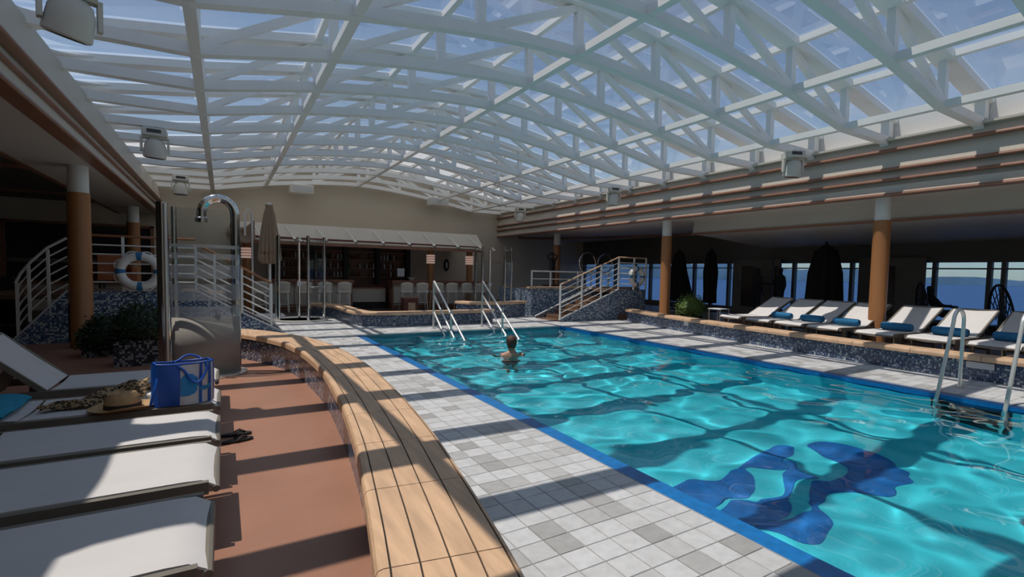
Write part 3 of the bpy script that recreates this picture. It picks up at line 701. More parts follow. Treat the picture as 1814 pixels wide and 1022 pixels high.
for u0 in (.72, .9): ob('strap', MB().grid(2, 8, lambda u, v: tuple(Vector(bagpt(u0+.06*u, v*.98, 0))+Vector((0, -.006, 0)))), 'bag_blue', bag, True)
pro = [(.365, .28), (.365, .66), (.46, .76), (.58, .74), (.70, .62), (.68, .54), (.73, .44), (.675, .41), (.69, .35), (.64, .26), (.52, .22), (.37, .22)]
pm = MB(); c0 = Vector(bagpt(.45, .45, 0))+Vector((0, -.007, 0)); pm.v = [tuple(c0)]+[tuple(Vector(bagpt(u, v, 0))+Vector((0, -.007, 0))) for u, v in pro]
pm.f = [(0, 1+i, 1+(i+1) % len(pro)) for i in range(len(pro))]; ob('profile_emblem', pm, 'bag_cyan', bag)
wv = [(.72, .36), (.8, .42), (.9, .40), (.97, .50), (.93, .34), (.83, .30), (.74, .32)]; pm = MB(); c0 = Vector(bagpt(.83, .36, 0))+Vector((0, -.009, 0)); pm.v = [tuple(c0)]+[tuple(Vector(bagpt(u, v, 0))+Vector((0, -.009, 0))) for u, v in wv]; pm.f = [(0, 1+i, 1+(i+1) % len(wv)) for i in range(len(wv))]
ob('wave_emblem', pm, 'bag_cyan', bag)
# straw hat
hat = thing('straw_hat', 'tan straw fedora with a dark band on the lounger beside the tote bag', 'hat', (-.72, 5.40, ZS+.004), .3); hat.scale = (1.18, 1.18, 1.18)
brim = MB(); nb = 32
for ring, (r, dz) in enumerate(((.088, .012), (.12, .006), (.15, .010), (.172, .022), (.174, .018), (.15, .004), (.12, 0), (.088, .004))):
    for k in range(nb):
        a = 2*pi*k/nb; brim.v.append((r*1.12*math.cos(a), r*math.sin(a), dz+.018*(math.cos(2*a) < 0)*abs(math.cos(2*a))*(r-.088)/.086))
for ring in range(8):
    for k in range(nb): brim.f.append((ring*nb+k, ring*nb+(k+1) % nb, ((ring+1) % 8)*nb+(k+1) % nb, ((ring+1) % 8)*nb+k))
ob('brim', brim, 'straw', hat, True)
cm = MB().lathe([(.093, .005), (.092, .05), (.086, .09), (.074, .118), (.05, .122), (.02, .108)], 28)
cm.v = [(x*1.12, y*(1-.25*max(0, z-.06)/.06*(1 if x > 0 else .3)), z-.02*max(0, 1-abs(y)/.03)*(z > .1)) for x, y, z in cm.v]
ob('crown', cm, 'straw', hat, True)
hb_ = MB().lathe([(.095, .012), (.0955, .014), (.094, .040), (.0935, .042)], 28, caps=False); hb_.v = [(x*1.13, y*1.01, z) for x, y, z in hb_.v]; ob('hat_band', hb_, 'hat_band', hat, True)
# leopard scarf
rs_ = random.Random(4)
sc_ = MB().grid(46, 14, lambda u, v: (-1.27+.66*u, 5.62+.30*u+.34*(v-.5)*(.45+.7*u), 0))
sv = []
for x, y, z in sc_.v:
    u = (x+1.27)/.66; v = (y-5.62-.30*u)/(.34*(.45+.7*u))+.5
    h = (.025+.17*max(0, u-.25)**.8)*math.sin(pi*min(max(v, 0), 1))**.7+.014*math.sin(21*u+6*v)+.012*math.sin(17*v+9*u)
    sv.append((x+.02*math.sin(14*v), y+.025*math.sin(11*u), ZS+.006+max(0, h)))
sc_.v = sv
ob('leopard_scarf', sc_, 'leopard', None, True, 'crumpled leopard print scarf trailing behind the straw hat', 'scarf').modifiers.new('s', 'SOLIDIFY').thickness = .006
tw = MB().grid(14, 10, lambda u, v: (-1.78+.36*u, 5.35+.72*v, ZS+.03+.085*math.sin(pi*u)**.6*(.75+.2*math.sin(5*v))+.01*math.sin(9*v)))
k0 = len(tw.v); tw.grid(14, 10, lambda u, v: (-1.78+.36*(1-u), 5.35+.72*v, ZS+.028))
ob('beach_towel', tw, 'towel_teal', None, True, 'bunched turquoise towel on the lounger at the left edge', 'towel')
bt = thing('lotion_bottle', 'small white bottle between straw hat and tote bag', 'bottle', (-.53, 5.62, ZS))
o_ = ob('body', MB().lathe([(.02, 0), (.032, .01), (.034, .09), (.03, .115), (.012, .125)], 16), 'ring_white', bt, True); o_.rotation_euler = (0, 1.35, .4); o_.location = (-.05, 0, .036)
o_ = ob('cap', MB().lathe([(.014, .124), (.014, .15)], 12), 'bag_blue', bt, True); o_.rotation_euler = (0, 1.35, .4); o_.location = (-.05, 0, .036)
for k, (x, y, a, lab) in enumerate(((.10, 5.30, 1.75, 'black flip-flop on the terracotta deck, the one nearer the viewer'), (.09, 5.50, 1.45, 'black flip-flop on the terracotta deck, the farther of the two'))):
    t = thing('flip_flop', lab, 'sandal', (x, y, .003), a-pi/2+.1, 'pair of flip-flops')
    ol = [(.13*math.cos(q)*(1.0), (.045+.012*math.cos(q))*math.sin(q)) for q in [2*pi*i/20 for i in range(20)]]
    ob('sole', MB().prism(ol, 0, .022), 'black', t)
    ob('strap', MB().tube([(-.02, -.045, .02), (.03, -.025, .05), (.075, 0, .03), (.03, .025, .05), (-.02, .045, .02)], .008, 6), 'hat_band', t, True)

# ================================================================== FOREGROUND SHOWER
sh = thing('pool_shower', 'steel shower with curved frosted glass screen and arched pipe beside the loungers', 'shower', (-.25, 8.8, 0))
def loc_tube(name, pts, r, m, par, n=16): return ob(name, MB().tube(pts, r, n), m, par, True)
loc_tube('post', [(-.47, .24, 0), (-.47, .24, 2.50)], .075, 'chrome', sh, 20)
loc_tube('post', [(-.33, .16, 0), (-.33, .16, 2.44)], .035, 'chrome', sh)
loc_tube('post', [(-.42, -.02, .0), (-.42, -.02, 2.46)], .028, 'steel', sh)
arc = [(.42, .18, 0), (.42, .18, 2.3)]+[(.42-.21*(1-math.cos(a)), .12, 2.38+.23*math.sin(a)) for a in [pi*k/14 for k in range(15)]]+[(0, .12, 2.3)]
loc_tube('arched_pipe', [(x, .15, z) for x, y, z in arc], .062, 'chrome', sh, 18)
ob('shower_head', MB().lathe([(.065, 2.24), (.08, 2.24), (.08, 2.30), (.064, 2.32)], 18, (0, .15, 0)), 'chrome', sh, True)
def screen(z0, z1, x0=-.36, x1=.47, n=16, th=.012):
    b = MB()
    for k in range(n+1):
        u = k/n; a = (u-.5)*1.7; x = .05+.42*math.sin(a)/math.sin(.85); y = .02-.36*(math.cos(a)-math.cos(.85)); b.v += [(x, y, z0), (x, y, z1)]
    for k in range(n): b.f.append((2*k, 2*k+2, 2*k+3, 2*k+1))
    return b
ob('metal_skirt', screen(.02, .86), 'brushed', sh, True).modifiers.new('s', 'SOLIDIFY').thickness = .01
zs_ = [(.86, 1.02, 1), (1.02, 1.10, 0), (1.10, 1.34, 1), (1.34, 1.42, 0), (1.42, 1.62, 1), (1.62, 1.70, 0), (1.70, 1.78, 1), (1.78, 1.86, 0), (1.86, 1.91, 1), (1.91, 2.42, 0)]
for a, b_, fr in zs_: ob('frosted_band' if fr else 'clear_band', screen(a, b_), 'shower_frost' if fr else 'shower_glass', sh, True)
ob('base_plate', MB().lathe([(.56, 0), (.56, .025), (.54, .03)], 32, (0, .12, 0)), 'steel', sh, True)

# ================================================================== PLANTERS AND SHRUBS
def shrub(name, label, cat, x, y, z, rx, rz_, m, seed, pot=None):
    t = thing(name, label, cat, (x, y, z))
    r = random.Random(seed); b = MB(); base = pot or 0
    for k in range(2600):
        a = r.uniform(0, 2*pi); ph = math.asin(r.uniform(-.15, 1)); rr = r.uniform(.72, 1.03)*(1+.10*math.sin(5*a+3*ph))
        p = Vector((rx*rr*math.cos(a)*math.cos(ph), rx*rr*math.sin(a)*math.cos(ph), base+rz_*.12+rz_*rr*math.sin(ph)))
        d = Vector((r.gauss(0, 1), r.gauss(0, 1), r.gauss(.3, 1))).normalized(); e = d.cross(Vector((r.gauss(0, 1), r.gauss(0, 1), r.gauss(0, 1)))).normalized()
        L = r.uniform(.03, .06); w = L*.35
        b.add([p, p+d*L*.5+e*w, p+d*L, p+d*L*.5-e*w], [(0, 1, 2, 3)])
    ob('foliage', b, m, t, kind='stuff')
    ob('inner_foliage', MB().lathe([(.05, base), (rx*.7, base+rz_*.1), (rx*.8, base+rz_*.4), (rx*.6, base+rz_*.75), (.1, base+rz_*.98)], 14), m, t, True)
    ob('stem', MB().tube([(0, 0, base-.02), (0, 0, base+rz_*.4)], .03, 8), 'bark', t, True)
    if pot:
        s = .29; o = ob('pot', mosaicbox(-s, s, -s, s, 0, pot), 'planter_mosaic', t); ob('soil', MB().box(-s+.03, s-.03, -s+.03, s-.03, pot, pot+.015), 'soil', t)
    return t
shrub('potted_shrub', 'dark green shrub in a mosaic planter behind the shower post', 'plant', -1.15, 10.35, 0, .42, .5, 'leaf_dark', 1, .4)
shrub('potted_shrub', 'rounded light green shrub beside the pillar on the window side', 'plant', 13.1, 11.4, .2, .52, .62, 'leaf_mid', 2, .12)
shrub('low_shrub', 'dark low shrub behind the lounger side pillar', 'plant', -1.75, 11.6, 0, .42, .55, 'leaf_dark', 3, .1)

# ================================================================== STAIRS, LANDINGS, RAILINGS
def stair(name, label, xa, za, xb, zb, y0, depth, flat=0):
    # mosaic sided stair climbing from xa to xb, then a landing flat metres on
    t = thing(name, label, 'stairs'); s = 1 if xb > xa else -1
    side = [(xa, za), (xb, zb)]+([(xb+s*flat, zb)] if flat else [])
    for yy_ in (y0, y0+depth):
        ob('mosaic_side', wallstrip([(x, yy_) for x, z in side], 0.0, [z for x, z in side]), 'mosaic_light', t)
    ob('sloped_coping', MB().bar((xa, y0, za+.01), (xb, y0, zb+.01), .07, .03), 'sign', t)
    ob('sloped_coping', MB().bar((xa, y0+depth, za+.01), (xb, y0+depth, zb+.01), .07, .03), 'sign', t)
    n = 6
    for k in range(n):
        x0 = xa+(xb-xa)*k/n; x1 = xa+(xb-xa)*(k+1)/n; z = max(.03, (zb-.1)*k/n)
        ob('tread', MB().box(min(x0, x1)+.001, max(x0, x1), y0+.03, y0+depth-.03, max(0, z-.2), max(.012, z-.02)), 'deck_teak', t)
    if flat:
        x0, x1 = sorted((xb, xb+s*flat)); ob('landing', MB().box(x0, x1, y0+.02, y0+depth-.02, zb-.12, zb-.01), 'deck_teak', t)
        ob('mosaic_end', wallstrip([(xb+s*flat, y0), (xb+s*flat, y0+depth)], 0, zb), 'mosaic_light', t)
    return t
def railing(name, label, pts, posts, hgt=.98, rails=5, top='rail_wood', n=8):
    t = thing(name, label, 'railing'); P = [Vector(p) for p in pts]
    for k in range(rails):
        h = hgt*(k+1)/(rails) if k < rails-1 else hgt
        ob('top_rail' if k == rails-1 else 'rail', MB().tube([p+Vector((0, 0, h)) for p in P], .026 if k == rails-1 else .015, n), top if k == rails-1 else 'rail_white', t, True)
    for q in posts:
        q = Vector(q); ob('post', MB().bar(q, q+Vector((0, 0, hgt)), .045, .045, (1, 0, 0)), 'rail_white', t)
    return t
stair('mosaic_stair', 'blue mosaic sided stair by the window side pillar and statue', 9.42, .06, 11.96, 1.07, 13.75, 1.5, 1.35)
railing('stair_railing', 'white stair railing on the window side mosaic stair', [(9.46, 13.75, .09), (11.96, 13.75, 1.08), (13.31, 13.75, 1.08)], [(9.46, 13.75, .08), (10.35, 13.75, .44), (11.18, 13.75, .77), (11.97, 13.75, 1.07), (12.7, 13.75, 1.07), (13.29, 13.75, 1.07)], 1.15, 6, 'teak_cross')
stair('mosaic_stair', 'blue mosaic sided stair behind the foreground shower', 1.22, .04, -.5, 1.04, 13.6, 1.5, 2.1)
railing('stair_railing', 'white stair railing with wooden handrail beside the foreground shower', [(.98, 13.6, .18), (-.5, 13.6, 1.04)], [(.98, 13.6, .17), (.38, 13.6, .52), (-.15, 13.6, .82), (-.5, 13.6, 1.03)], 1.05, 6, 'rail_wood')
railing('landing_railing', 'white landing railing with dark wooden handrail beside the life ring', [(-.52, 13.6, 1.04), (-2.58, 13.6, 1.04)], [(-1.1, 13.6, 1.03), (-1.75, 13.6, 1.03), (-2.55, 13.6, 1.03)], 1.14, 6, 'rail_wood')
stair('mosaic_stair', 'dark mosaic sided stair beside the lounger side pillar', -3.45, .06, -2.63, 1.04, 13.6, 1.5, 0)
railing('stair_railing', 'white curved stair railing left of the lounger side pillar', [(-2.62, 13.6, 1.0), (-2.9, 13.6, .80), (-3.14, 13.6, .52), (-3.30, 13.62, .28), (-3.38, 13.66, .10)], [(-2.9, 13.6, .76), (-3.18, 13.6, .44), (-3.36, 13.65, .10)], 1.1, 6, 'rail_white')
def hoop(name, label, c, r, leg, ax='x'):
    pts = [(c[0]+r*math.cos(a), c[1], c[2]+r*math.sin(a)) for a in [2*pi*k/28 for k in range(28)]]
    t = thing(name, label, 'rail', (0, 0, 0)); ob('ring', MB().tube(pts, .024, 8, closed=True), 'chrome', t, True)
    for s in (-.5, .5): ob('leg', MB().tube([(c[0]+s*r, c[1], c[2]-r*.86), (c[0]+s*r, c[1], leg)], .02, 8), 'chrome', t, True)
hoop('hoop_rail', 'larger round steel hoop above the mosaic stair', (13.05, 17, 2.08), .43, 1.02)
hoop('hoop_rail', 'round steel hoop partly hidden by the stair railing', (14.0, 17, 2.08), .40, 1.02)
pl_ = thing('mosaic_platform', 'blue mosaic platform wall with teak cap and low rail behind the stair', 'platform')
ob('mosaic_front', wallstrip([(9.7, 16.0), (11.3, 16.0), (13.2, 16.05), (15.2, 16.2)], 0, 1.03), 'mosaic_light', pl_)
ob('mosaic_side', wallstrip([(9.7, 18.6), (9.7, 16.0)], 0, 1.03), 'mosaic_light', pl_)
ob('deck', MB().box(9.72, 15.2, 16.05, 18.6, .9, 1.02), 'deck_teak', pl_)
for k in range(6): ob('cap_board', MB().cbox(9.66+.9*k, 10.55+.9*k, 15.94, 16.3, 1.03, 1.10, .015), 'teak_cross', pl_)
railing('low_rail', 'low steel rail along the teak cap near the statue', [(9.75, 16.1, 1.1), (13.6, 16.15, 1.1)], [(9.76, 16.1, 1.1), (10.6, 16.1, 1.1), (11.9, 16.1, 1.1), (13.5, 16.15, 1.1)], .58, 2, 'rail_white')
def life_ring(label, c, r, rz):
    t = thing('life_ring', label, 'life ring', c, rz); rr = .085; n = 36
    for q in range(8):
        blue = q % 2 == 0; a0 = 2*pi*q/8+.0; span = (2*pi/8)
        a0, a1 = (a0-.14, a0+.14) if blue else (a0-span+.14+span-.0, a0+span-.14)
        if not blue: a0 = 2*pi*q/8-span+.14; a1 = 2*pi*q/8+span-.14
        pts = [((r-rr)*math.cos(a0+(a1-a0)*k/8), 0, (r-rr)*math.sin(a0+(a1-a0)*k/8)) for k in range(9)]
        ob('band' if blue else 'float_segment', MB().tube(pts, rr+.004 if blue else rr, 14), 'ring_blue' if blue else 'ring_white', t, True)
    ob('grab_rope', MB().tube([(r*(1.03+.05*math.cos(8*2*pi*k/64+pi))*math.cos(2*pi*k/64), 0, r*(1.03+.05*math.cos(8*2*pi*k/64+pi))*math.sin(2*pi*k/64)) for k in range(64)], .012, 6, closed=True), 'ring_white', t, True)
life_ring('white life ring with blue bands hanging on the lounger side landing rail', (-1.47, 13.45, 1.46), .40, 0)
life_ring('shaded life ring hanging on the window side stair landing rail', (12.72, 13.62, 1.55), .37, 0)
# ================================================================== THE BAR
YC = 21.0
def counter(label, x0, x1, h=1.18):
    t = thing('bar_counter', label, 'bar counter', (0, 0, 0))
    ob('worktop', MB().cbox(x0-.05, x1+.05, YC-.22, YC+.5, h-.07, h, .015), 'bar_wood', t)
    ob('lip', MB().box(x0-.03, x1+.03, YC-.18, YC-.12, h-.16, h-.072), 'brown_trim', t)
    n = max(2, int((x1-x0)/.85)); w = (x1-x0)/n
    for k in range(n): ob('front_panel', MB().box(x0+k*w+.012, x0+(k+1)*w-.012, YC-.02, YC+.03, .14, h-.08), 'stool_cream', t)
    ob('body', MB().box(x0, x1, YC+.03, YC+.45, 0.0, h-.08), 'bar_wood', t)
    ob('foot_rail', MB().tube([(x0, YC-.16, .22), (x1, YC-.16, .22)], .025, 8), 'brown_trim', t, True)
    ob('end_post', MB().box(x1-.05, x1+.02, YC-.05, YC+.05, 0, h-.08), 'brown_trim', t)
    ob('end_post', MB().box(x0-.02, x0+.05, YC-.05, YC+.05, 0, h-.08), 'brown_trim', t)
counter('wooden bar counter with cream panels, behind the far shower and closed parasol', .2, 4.35)
counter('wooden bar counter with cream panels, behind the pool handrails', 5.95, 10.2)
g = thing('service_counter', 'low wooden counter filling the gap between two bar counters', 'counter')
ob('worktop', MB().cbox(4.45, 5.85, YC+.62, YC+1.0, .80, .86, .012), 'bar_wood', g); ob('front_panel', MB().box(4.45, 5.85, YC+.66, YC+.7, .25, .8), 'stool_cream', g); ob('plinth', MB().box(4.45, 5.85, YC+.68, YC+.95, 0, .25), 'black', g)
bb = thing('back_bar', 'dark red wooden back bar shelving full of bottles', 'shelving')
ob('back_panel', MB().box(1.8, 7.25, 23.2, 23.28, 0, 2.62), 'dark_wood', bb)
ob('cabinet', MB().box(1.8, 7.25, 22.75, 23.2, 0, .95), 'dark_wood', bb)
for k in range(5): ob('upright', MB().box(1.8+1.35*k-.09, 1.8+1.35*k+.09, 22.8, 23.2, .95, 2.62), 'black', bb)
for z in (1.25, 1.62, 2.0, 2.36):
    for k in range(4): ob('shelf', MB().box(1.89+1.35*k, 3.06+1.35*k, 22.88, 23.2, z, z+.025), 'bar_wood', bb)
rb = random.Random(9)
bp = {}
for nm, m in (('g', 'bottle_green'), ('a', 'bottle_amber'), ('c', 'bottle_clear')):
    bp[nm] = (MB().lathe([(.036, 0), (.04, .01), (.04, .16), (.03, .19), (.014, .22), (.014, .275)], 10).mesh('glass_body', m, True), MB().lathe([(.016, .27), (.016, .295)], 8).mesh('cap', 'black', True))
for z in (1.275, 1.645, 2.025):
    for k in range(4):
        for q in range(8):
            if rb.random() < .12: continue
            x = 1.97+1.35*k+.145*q; a = rb.choice('gaccac')
            t = thing('bottle', '%s bottle on the %s back bar shelf, %s in bay %s from the parasol' % ({'g': 'green', 'a': 'amber', 'c': 'clear'}[a], {1.275: 'lowest', 1.645: 'middle', 2.025: 'upper'}[z], ORD[q], ORD[k]), 'bottle', (x, 23.02, z), 0, 'spirit bottles on the back bar')
            ob('body', bp[a][0], None, t); ob('cap', bp[a][1], None, t)
            t.scale = (1, 1, rb.uniform(.85, 1.08))
# awning with spotlights
aw = thing('bar_canopy', 'long sloping cream canopy with spotlight arms above the bar', 'canopy')
XA0, XA1 = .25, 9.65
ob('awning', MB().add([(XA0, 20.0, 2.56), (XA1, 20.0, 2.60), (XA1, 20.75, 3.26), (XA0, 20.75, 3.2), (XA0, 20.04, 2.52), (XA1, 20.04, 2.56), (XA1, 20.8, 3.22), (XA0, 20.8, 3.16)], [(0, 1, 2, 3), (7, 6, 5, 4), (1, 0, 4, 5), (2, 1, 5, 6), (3, 2, 6, 7), (0, 3, 7, 4)]), 'cream_panel', aw)
ob('soffit', MB().box(XA0, XA1, 20.05, 23.2, 2.63, 2.70), 'dark_wood', aw)
ob('fascia_board', MB().box(XA0, XA1, 20.03, 20.09, 2.44, 2.56), 'brown_trim', aw)
ob('back_ceiling', MB().box(XA0, XA1, 20.8, 23.25, 3.1, 3.18), 'beige', aw)
for k in range(9):
    x = 1.05+1.03*k
    a = ob('spotlight', MB().tube([(x-.12, 20.6, 3.12), (x, 20.1, 2.86), (x+.08, 19.82, 2.66)], .018, 6), 'white_steel', aw, True)
    ob('lamp_head', MB().tube([(x+.06, 19.86, 2.68), (x+.12, 19.74, 2.60)], .055, 10), 'steel', a, True)
for k, (x, lab) in enumerate(((.74, 'behind the closed parasol'), (7.55, 'above the bar stools'), (9.35, 'near the end of the bar'))):
    t = thing('lamp_column', 'brown bar pillar with glowing ringed lamp %s' % lab, 'column', (x, 20.85, 0))
    ob('shaft', MB().lathe([(.13, 0), (.13, 2.63)], 20), 'column_wood', t, True)
    for q in range(4): ob('lamp_ring', MB().lathe([(.15, 1.92+.1*q), (.185, 1.93+.1*q), (.185, 1.98+.1*q), (.15, 1.99+.1*q)], 20), 'lamp_glow', t, True)
# stools
def stool(label, loc, rz):
    t = thing('bar_stool', label, 'stool', loc, rz, 'cream bar stools')
    for sx in (-1, 1):
        for sy in (-1, 1): ob('leg', MB().bar((sx*.21, sy*.2, 0), (sx*.17, sy*.17, .72), .03, .03, (1, 0, 0)), 'steel', t)
    ob('foot_ring', MB().tube([(-.2, -.19, .28), (.2, -.19, .28), (.2, .19, .28), (-.2, .19, .28)], .013, 6, closed=True), 'steel', t, True)
    ob('seat', MB().cbox(-.24, .24, -.22, .22, .70, .78, .03), 'stool_cream', t)
    bk = MB().grid(10, 6, lambda u, v: (-.25+.5*u, -.20-.05*v-.05*(2*u-1)**2*-1, .66+.46*v-.05*(2*u-1)**2*v))
    ob('backrest', bk, 'stool_cream', t, True).modifiers.new('s', 'SOLIDIFY').thickness = .04
    return t
st0 = stool('cream bar stool at the shower side counter, first from the parasol', (1.1, 20.25, 0), 0); KIDS[st0.name] = list(st0.children)
for k, x in enumerate((1.8, 2.5, 3.2, 3.9)): dup(st0, (x, 20.25, 0), 0, 'cream bar stool at the shower side counter, %s from the parasol' % ORD[k+1])
for k, x in enumerate((6.3, 6.95, 7.6, 8.25, 8.9, 9.55)): dup(st0, (x, 20.25, 0), random.uniform(-.15, .15), 'cream bar stool behind the pool handrails, %s from the service gap' % ORD[k])
sc2 = thing('side_cabinet', 'small dark cabinet with a pale front panel below the bar stools', 'cabinet', (6.15, 19.3, 0))
ob('carcass', MB().box(-.28, .28, -.2, .2, 0, .52), 'dark_wood', sc2); ob('front', MB().box(-.12, .16, -.22, -.201, .04, .36), 'teak_cross', sc2); ob('top', MB().box(-.3, .3, -.22, .22, .52, .55), 'bar_wood', sc2)
mn = thing('till_screen', 'pale till screen on a dark foot standing on the bar counter', 'screen', (6.35, 21.1, 1.18))
ob('screen', MB().box(-.16, .14, -.02, .02, .16, .50), 'sign', mn); ob('foot', MB().box(-.14, .12, -.1, .12, 0, .03), 'black', mn); ob('stand', MB().box(-.03, .03, -.01, .03, .03, .17), 'black', mn)
bw = thing('fruit_bowl', 'white bowl beside the till screen on the bar counter', 'bowl', (6.78, 21.05, 1.18))
ob('bowl', MB().lathe([(.06, 0), (.08, .02), (.17, .13), (.16, .13), (.06, .03)], 18), 'ring_white', bw, True)
for k in range(4): ob('fruit', MB().lathe([(.005, -.04), (.03, -.028), (.042, 0), (.03, .028), (.005, .04)], 10, (.05*math.cos(k*1.6), .05*math.sin(k*1.6), .14)), 'leaf_mid' if k % 2 else 'orange', bw, True)
pq = thing('wall_plaque', 'dark oval plaque with pale centre on the wall behind the bar', 'plaque', (9.22, 23.24, 1.9))
ov = lambda rx, rz_, y0, y1: MB().xz([(rx*math.cos(2*pi*k/24), rz_*math.sin(2*pi*k/24)) for k in range(24)], y0, y1)
ob('frame', ov(.13, .30, -.03, .05), 'black', pq); ob('centre', ov(.05, .16, -.04, -.031), 'sign', pq)
d1 = thing('door_1', 'pale door in the end wall right of the bar', None, kind='structure')
ob('leaf', MB().box(11.25, 12.2, 23.22, 23.28, 0, 2.15), 'cream_panel', d1)
for a, b_, c, d_ in ((11.15, 11.25, 0, 2.25), (12.2, 12.3, 0, 2.25), (11.25, 12.2, 2.15, 2.25)): ob('frame', MB().box(a, b_, 23.2, 23.3, c, d_), 'beige', d1)
ob('handle', MB().tube([(11.35, 23.2, 1.0), (11.35, 23.17, 1.0), (11.46, 23.17, 1.0)], .012, 6), 'steel', d1, True)
for x, z, lab in ((2.73, 4.82, 'white projector box under the roof glass above the parasol'), (8.5, 4.86, 'white projector box under the roof glass above the bar stools')):
    t = thing('ceiling_box', lab, 'box', (x, 22.6, z)); ob('case', MB().cbox(-.42, .42, -.3, .3, -.22, .12, .03), 'white_paint', t); ob('face', MB().box(-.34, .34, -.315, -.301, -.16, .06), 'sign', t); ob('hanger', MB().box(-.03, .03, -.03, .03, .12, .30), 'white_steel', t)
# ================================================================== PARASOL
um = thing('closed_parasol', 'tall closed taupe parasol standing in front of the bar', 'parasol', (1.28, 18.3, 0))
ob('pole', MB().tube([(0, 0, .1), (0, 0, 3.6)], .04, 12), 'white_steel', um, True)
ob('canopy', MB().lathe([(.19, 1.72), (.30, 1.85), (.27, 2.3), (.21, 2.8), (.14, 3.3), (.09, 3.52), (.11, 3.58)], 32, (0, 0, 0), .16), 'parasol', um, True)
ob('tie_strap', MB().lathe([(.285, 2.02), (.29, 2.06), (.285, 2.10)], 24, caps=False), 'brown_trim', um, True)
ob('finial', MB().lathe([(.07, 3.58), (.07, 3.62), (.02, 3.66)], 14), 'ring_white', um, True)
ob('base', MB().cbox(-.4, .4, -.4, .4, 0, .1, .02), 'white_steel', um)
cv = thing('folded_canopy', 'beige folded fabric canopy on a white bracket beside the closed parasol', 'canopy', (.5, 18.75, 0))
ob('fabric', MB().grid(10, 6, lambda u, v: (-.35+.75*u, .2*math.sin(3*v), 2.45+.5*v*(.4+.8*u)+.06*math.sin(7*u))), 'parasol', cv, True).modifiers.new('s', 'SOLIDIFY').thickness = .05
ob('bracket', MB().tube([(.32, 0, 0), (.32, 0, 3.3), (.22, 0, 3.45), (.12, 0, 3.3), (.12, 0, 2.6)], .03, 8), 'white_steel', cv, True)
# ================================================================== FAR SHOWERS
def far_shower(label, x, y, sg=1):
    t = thing('glass_shower', label, 'shower', (x, y, 0))
    ob('base_ring', MB().lathe([(.78, 0), (.78, .05), (.72, .07), (.66, .03)], 36), 'steel', t, True)
    ob('floor_pad', MB().lathe([(.66, .001), (.66, .03)], 36), 'bar_floor', t)
    for a in (2.6, 3.6, 4.9, 5.9): ob('post', MB().tube([(.68*math.cos(a), .68*math.sin(a), .03), (.68*math.cos(a), .68*math.sin(a), 2.55)], .045, 12), 'chrome', t, True)
    for a0, a1 in ((2.6, 3.6), (4.9, 5.9)):
        ob('glass_screen', MB().grid(8, 1, lambda u, v: (.68*math.cos(a0+(a1-a0)*u), .68*math.sin(a0+(a1-a0)*u), .12+2.3*v)), 'shower_glass', t, True)
        for z in (1.05, 2.42): ob('clamp_ring', MB().tube([(.68*math.cos(a0+(a1-a0)*k/8), .68*math.sin(a0+(a1-a0)*k/8), z) for k in range(9)], .016, 6), 'chrome', t, True)
    ob('riser', MB().tube([(0, .3, .03), (0, .3, 2.4), (0, .25, 2.48), (0, .1, 2.5), (0, 0, 2.46)], .04, 10), 'chrome', t, True)
    ob('shower_head', MB().lathe([(.10, 2.40), (.10, 2.43), (.03, 2.47)], 16), 'chrome', t, True)
    ob('valve', MB().box(-.05, .05, .24, .30, 1.05, 1.2), 'sign', t)
far_shower('round steel and glass shower in front of the bar beside the parasol', 2.0, 16.85)
far_shower('round steel and glass shower beside the mosaic platform wall', 8.72, 17.2)
# ================================================================== POOL RAILS, LADDER
for x, lab in ((4.92, 'triple steel pool handrail, the one nearer the parasol'), (6.40, 'triple steel pool handrail, the one beside the swimmer')):
    t = thing('pool_handrail', lab, 'handrail')
    ob('post', MB().tube([(x, 13.32, 0), (x, 13.32, 1.30)], .03, 10), 'steel', t, True)
    ob('post', MB().tube([(x, 12.05, -.86), (x, 12.05, .62)], .03, 10), 'steel', t, True)
    ob('floor_flange', MB().lathe([(.06, 0), (.06, .015), (.035, .02)], 14, (x, 13.32, .0)), 'steel', t, True)
    for k, z in enumerate((1.30, .90, .45)):
        y1 = 11.1+.75*k*.9; z1 = -.12
        ob('rail', MB().tube([(x, 13.32, z), (x, 13.28, z+.015), (x, y1, z1)], .028, 10), 'rail_steel', t, True)
t = thing('pool_ladder', 'steel pool ladder with arched grab rails at the window side pool edge', 'ladder')
for y in (2.97, 2.22):
    pts = [(9.44, y, 0), (9.44, y, 1.02)]+[(9.44-.19*(1-math.cos(a)), y, 1.02+.17*math.sin(a)) for a in [pi*k/10 for k in range(1, 10)]]+[(9.06, y, 1.02), (8.62, y, -.1), (8.56, y, -1.2)]
    ob('grab_rail', MB().tube(pts, .026, 12), 'rail_steel', t, True)
    ob('floor_flange', MB().lathe([(.055, 0), (.055, .015), (.03, .02)], 14, (9.44, y, 0)), 'steel', t, True)
ob('dark_recess_sheet', MB().box(8.655, 8.668, 2.15, 3.04, -1.25, -.12), 'lens', t)  # dark sheet added to imitate the dark reflections in the recess below the ladder
for z in (-.35, -.65, -.95): ob('tread', MB().box(8.54, 8.63, 2.22, 2.97, z-.02, z+.02), 'steel', t)
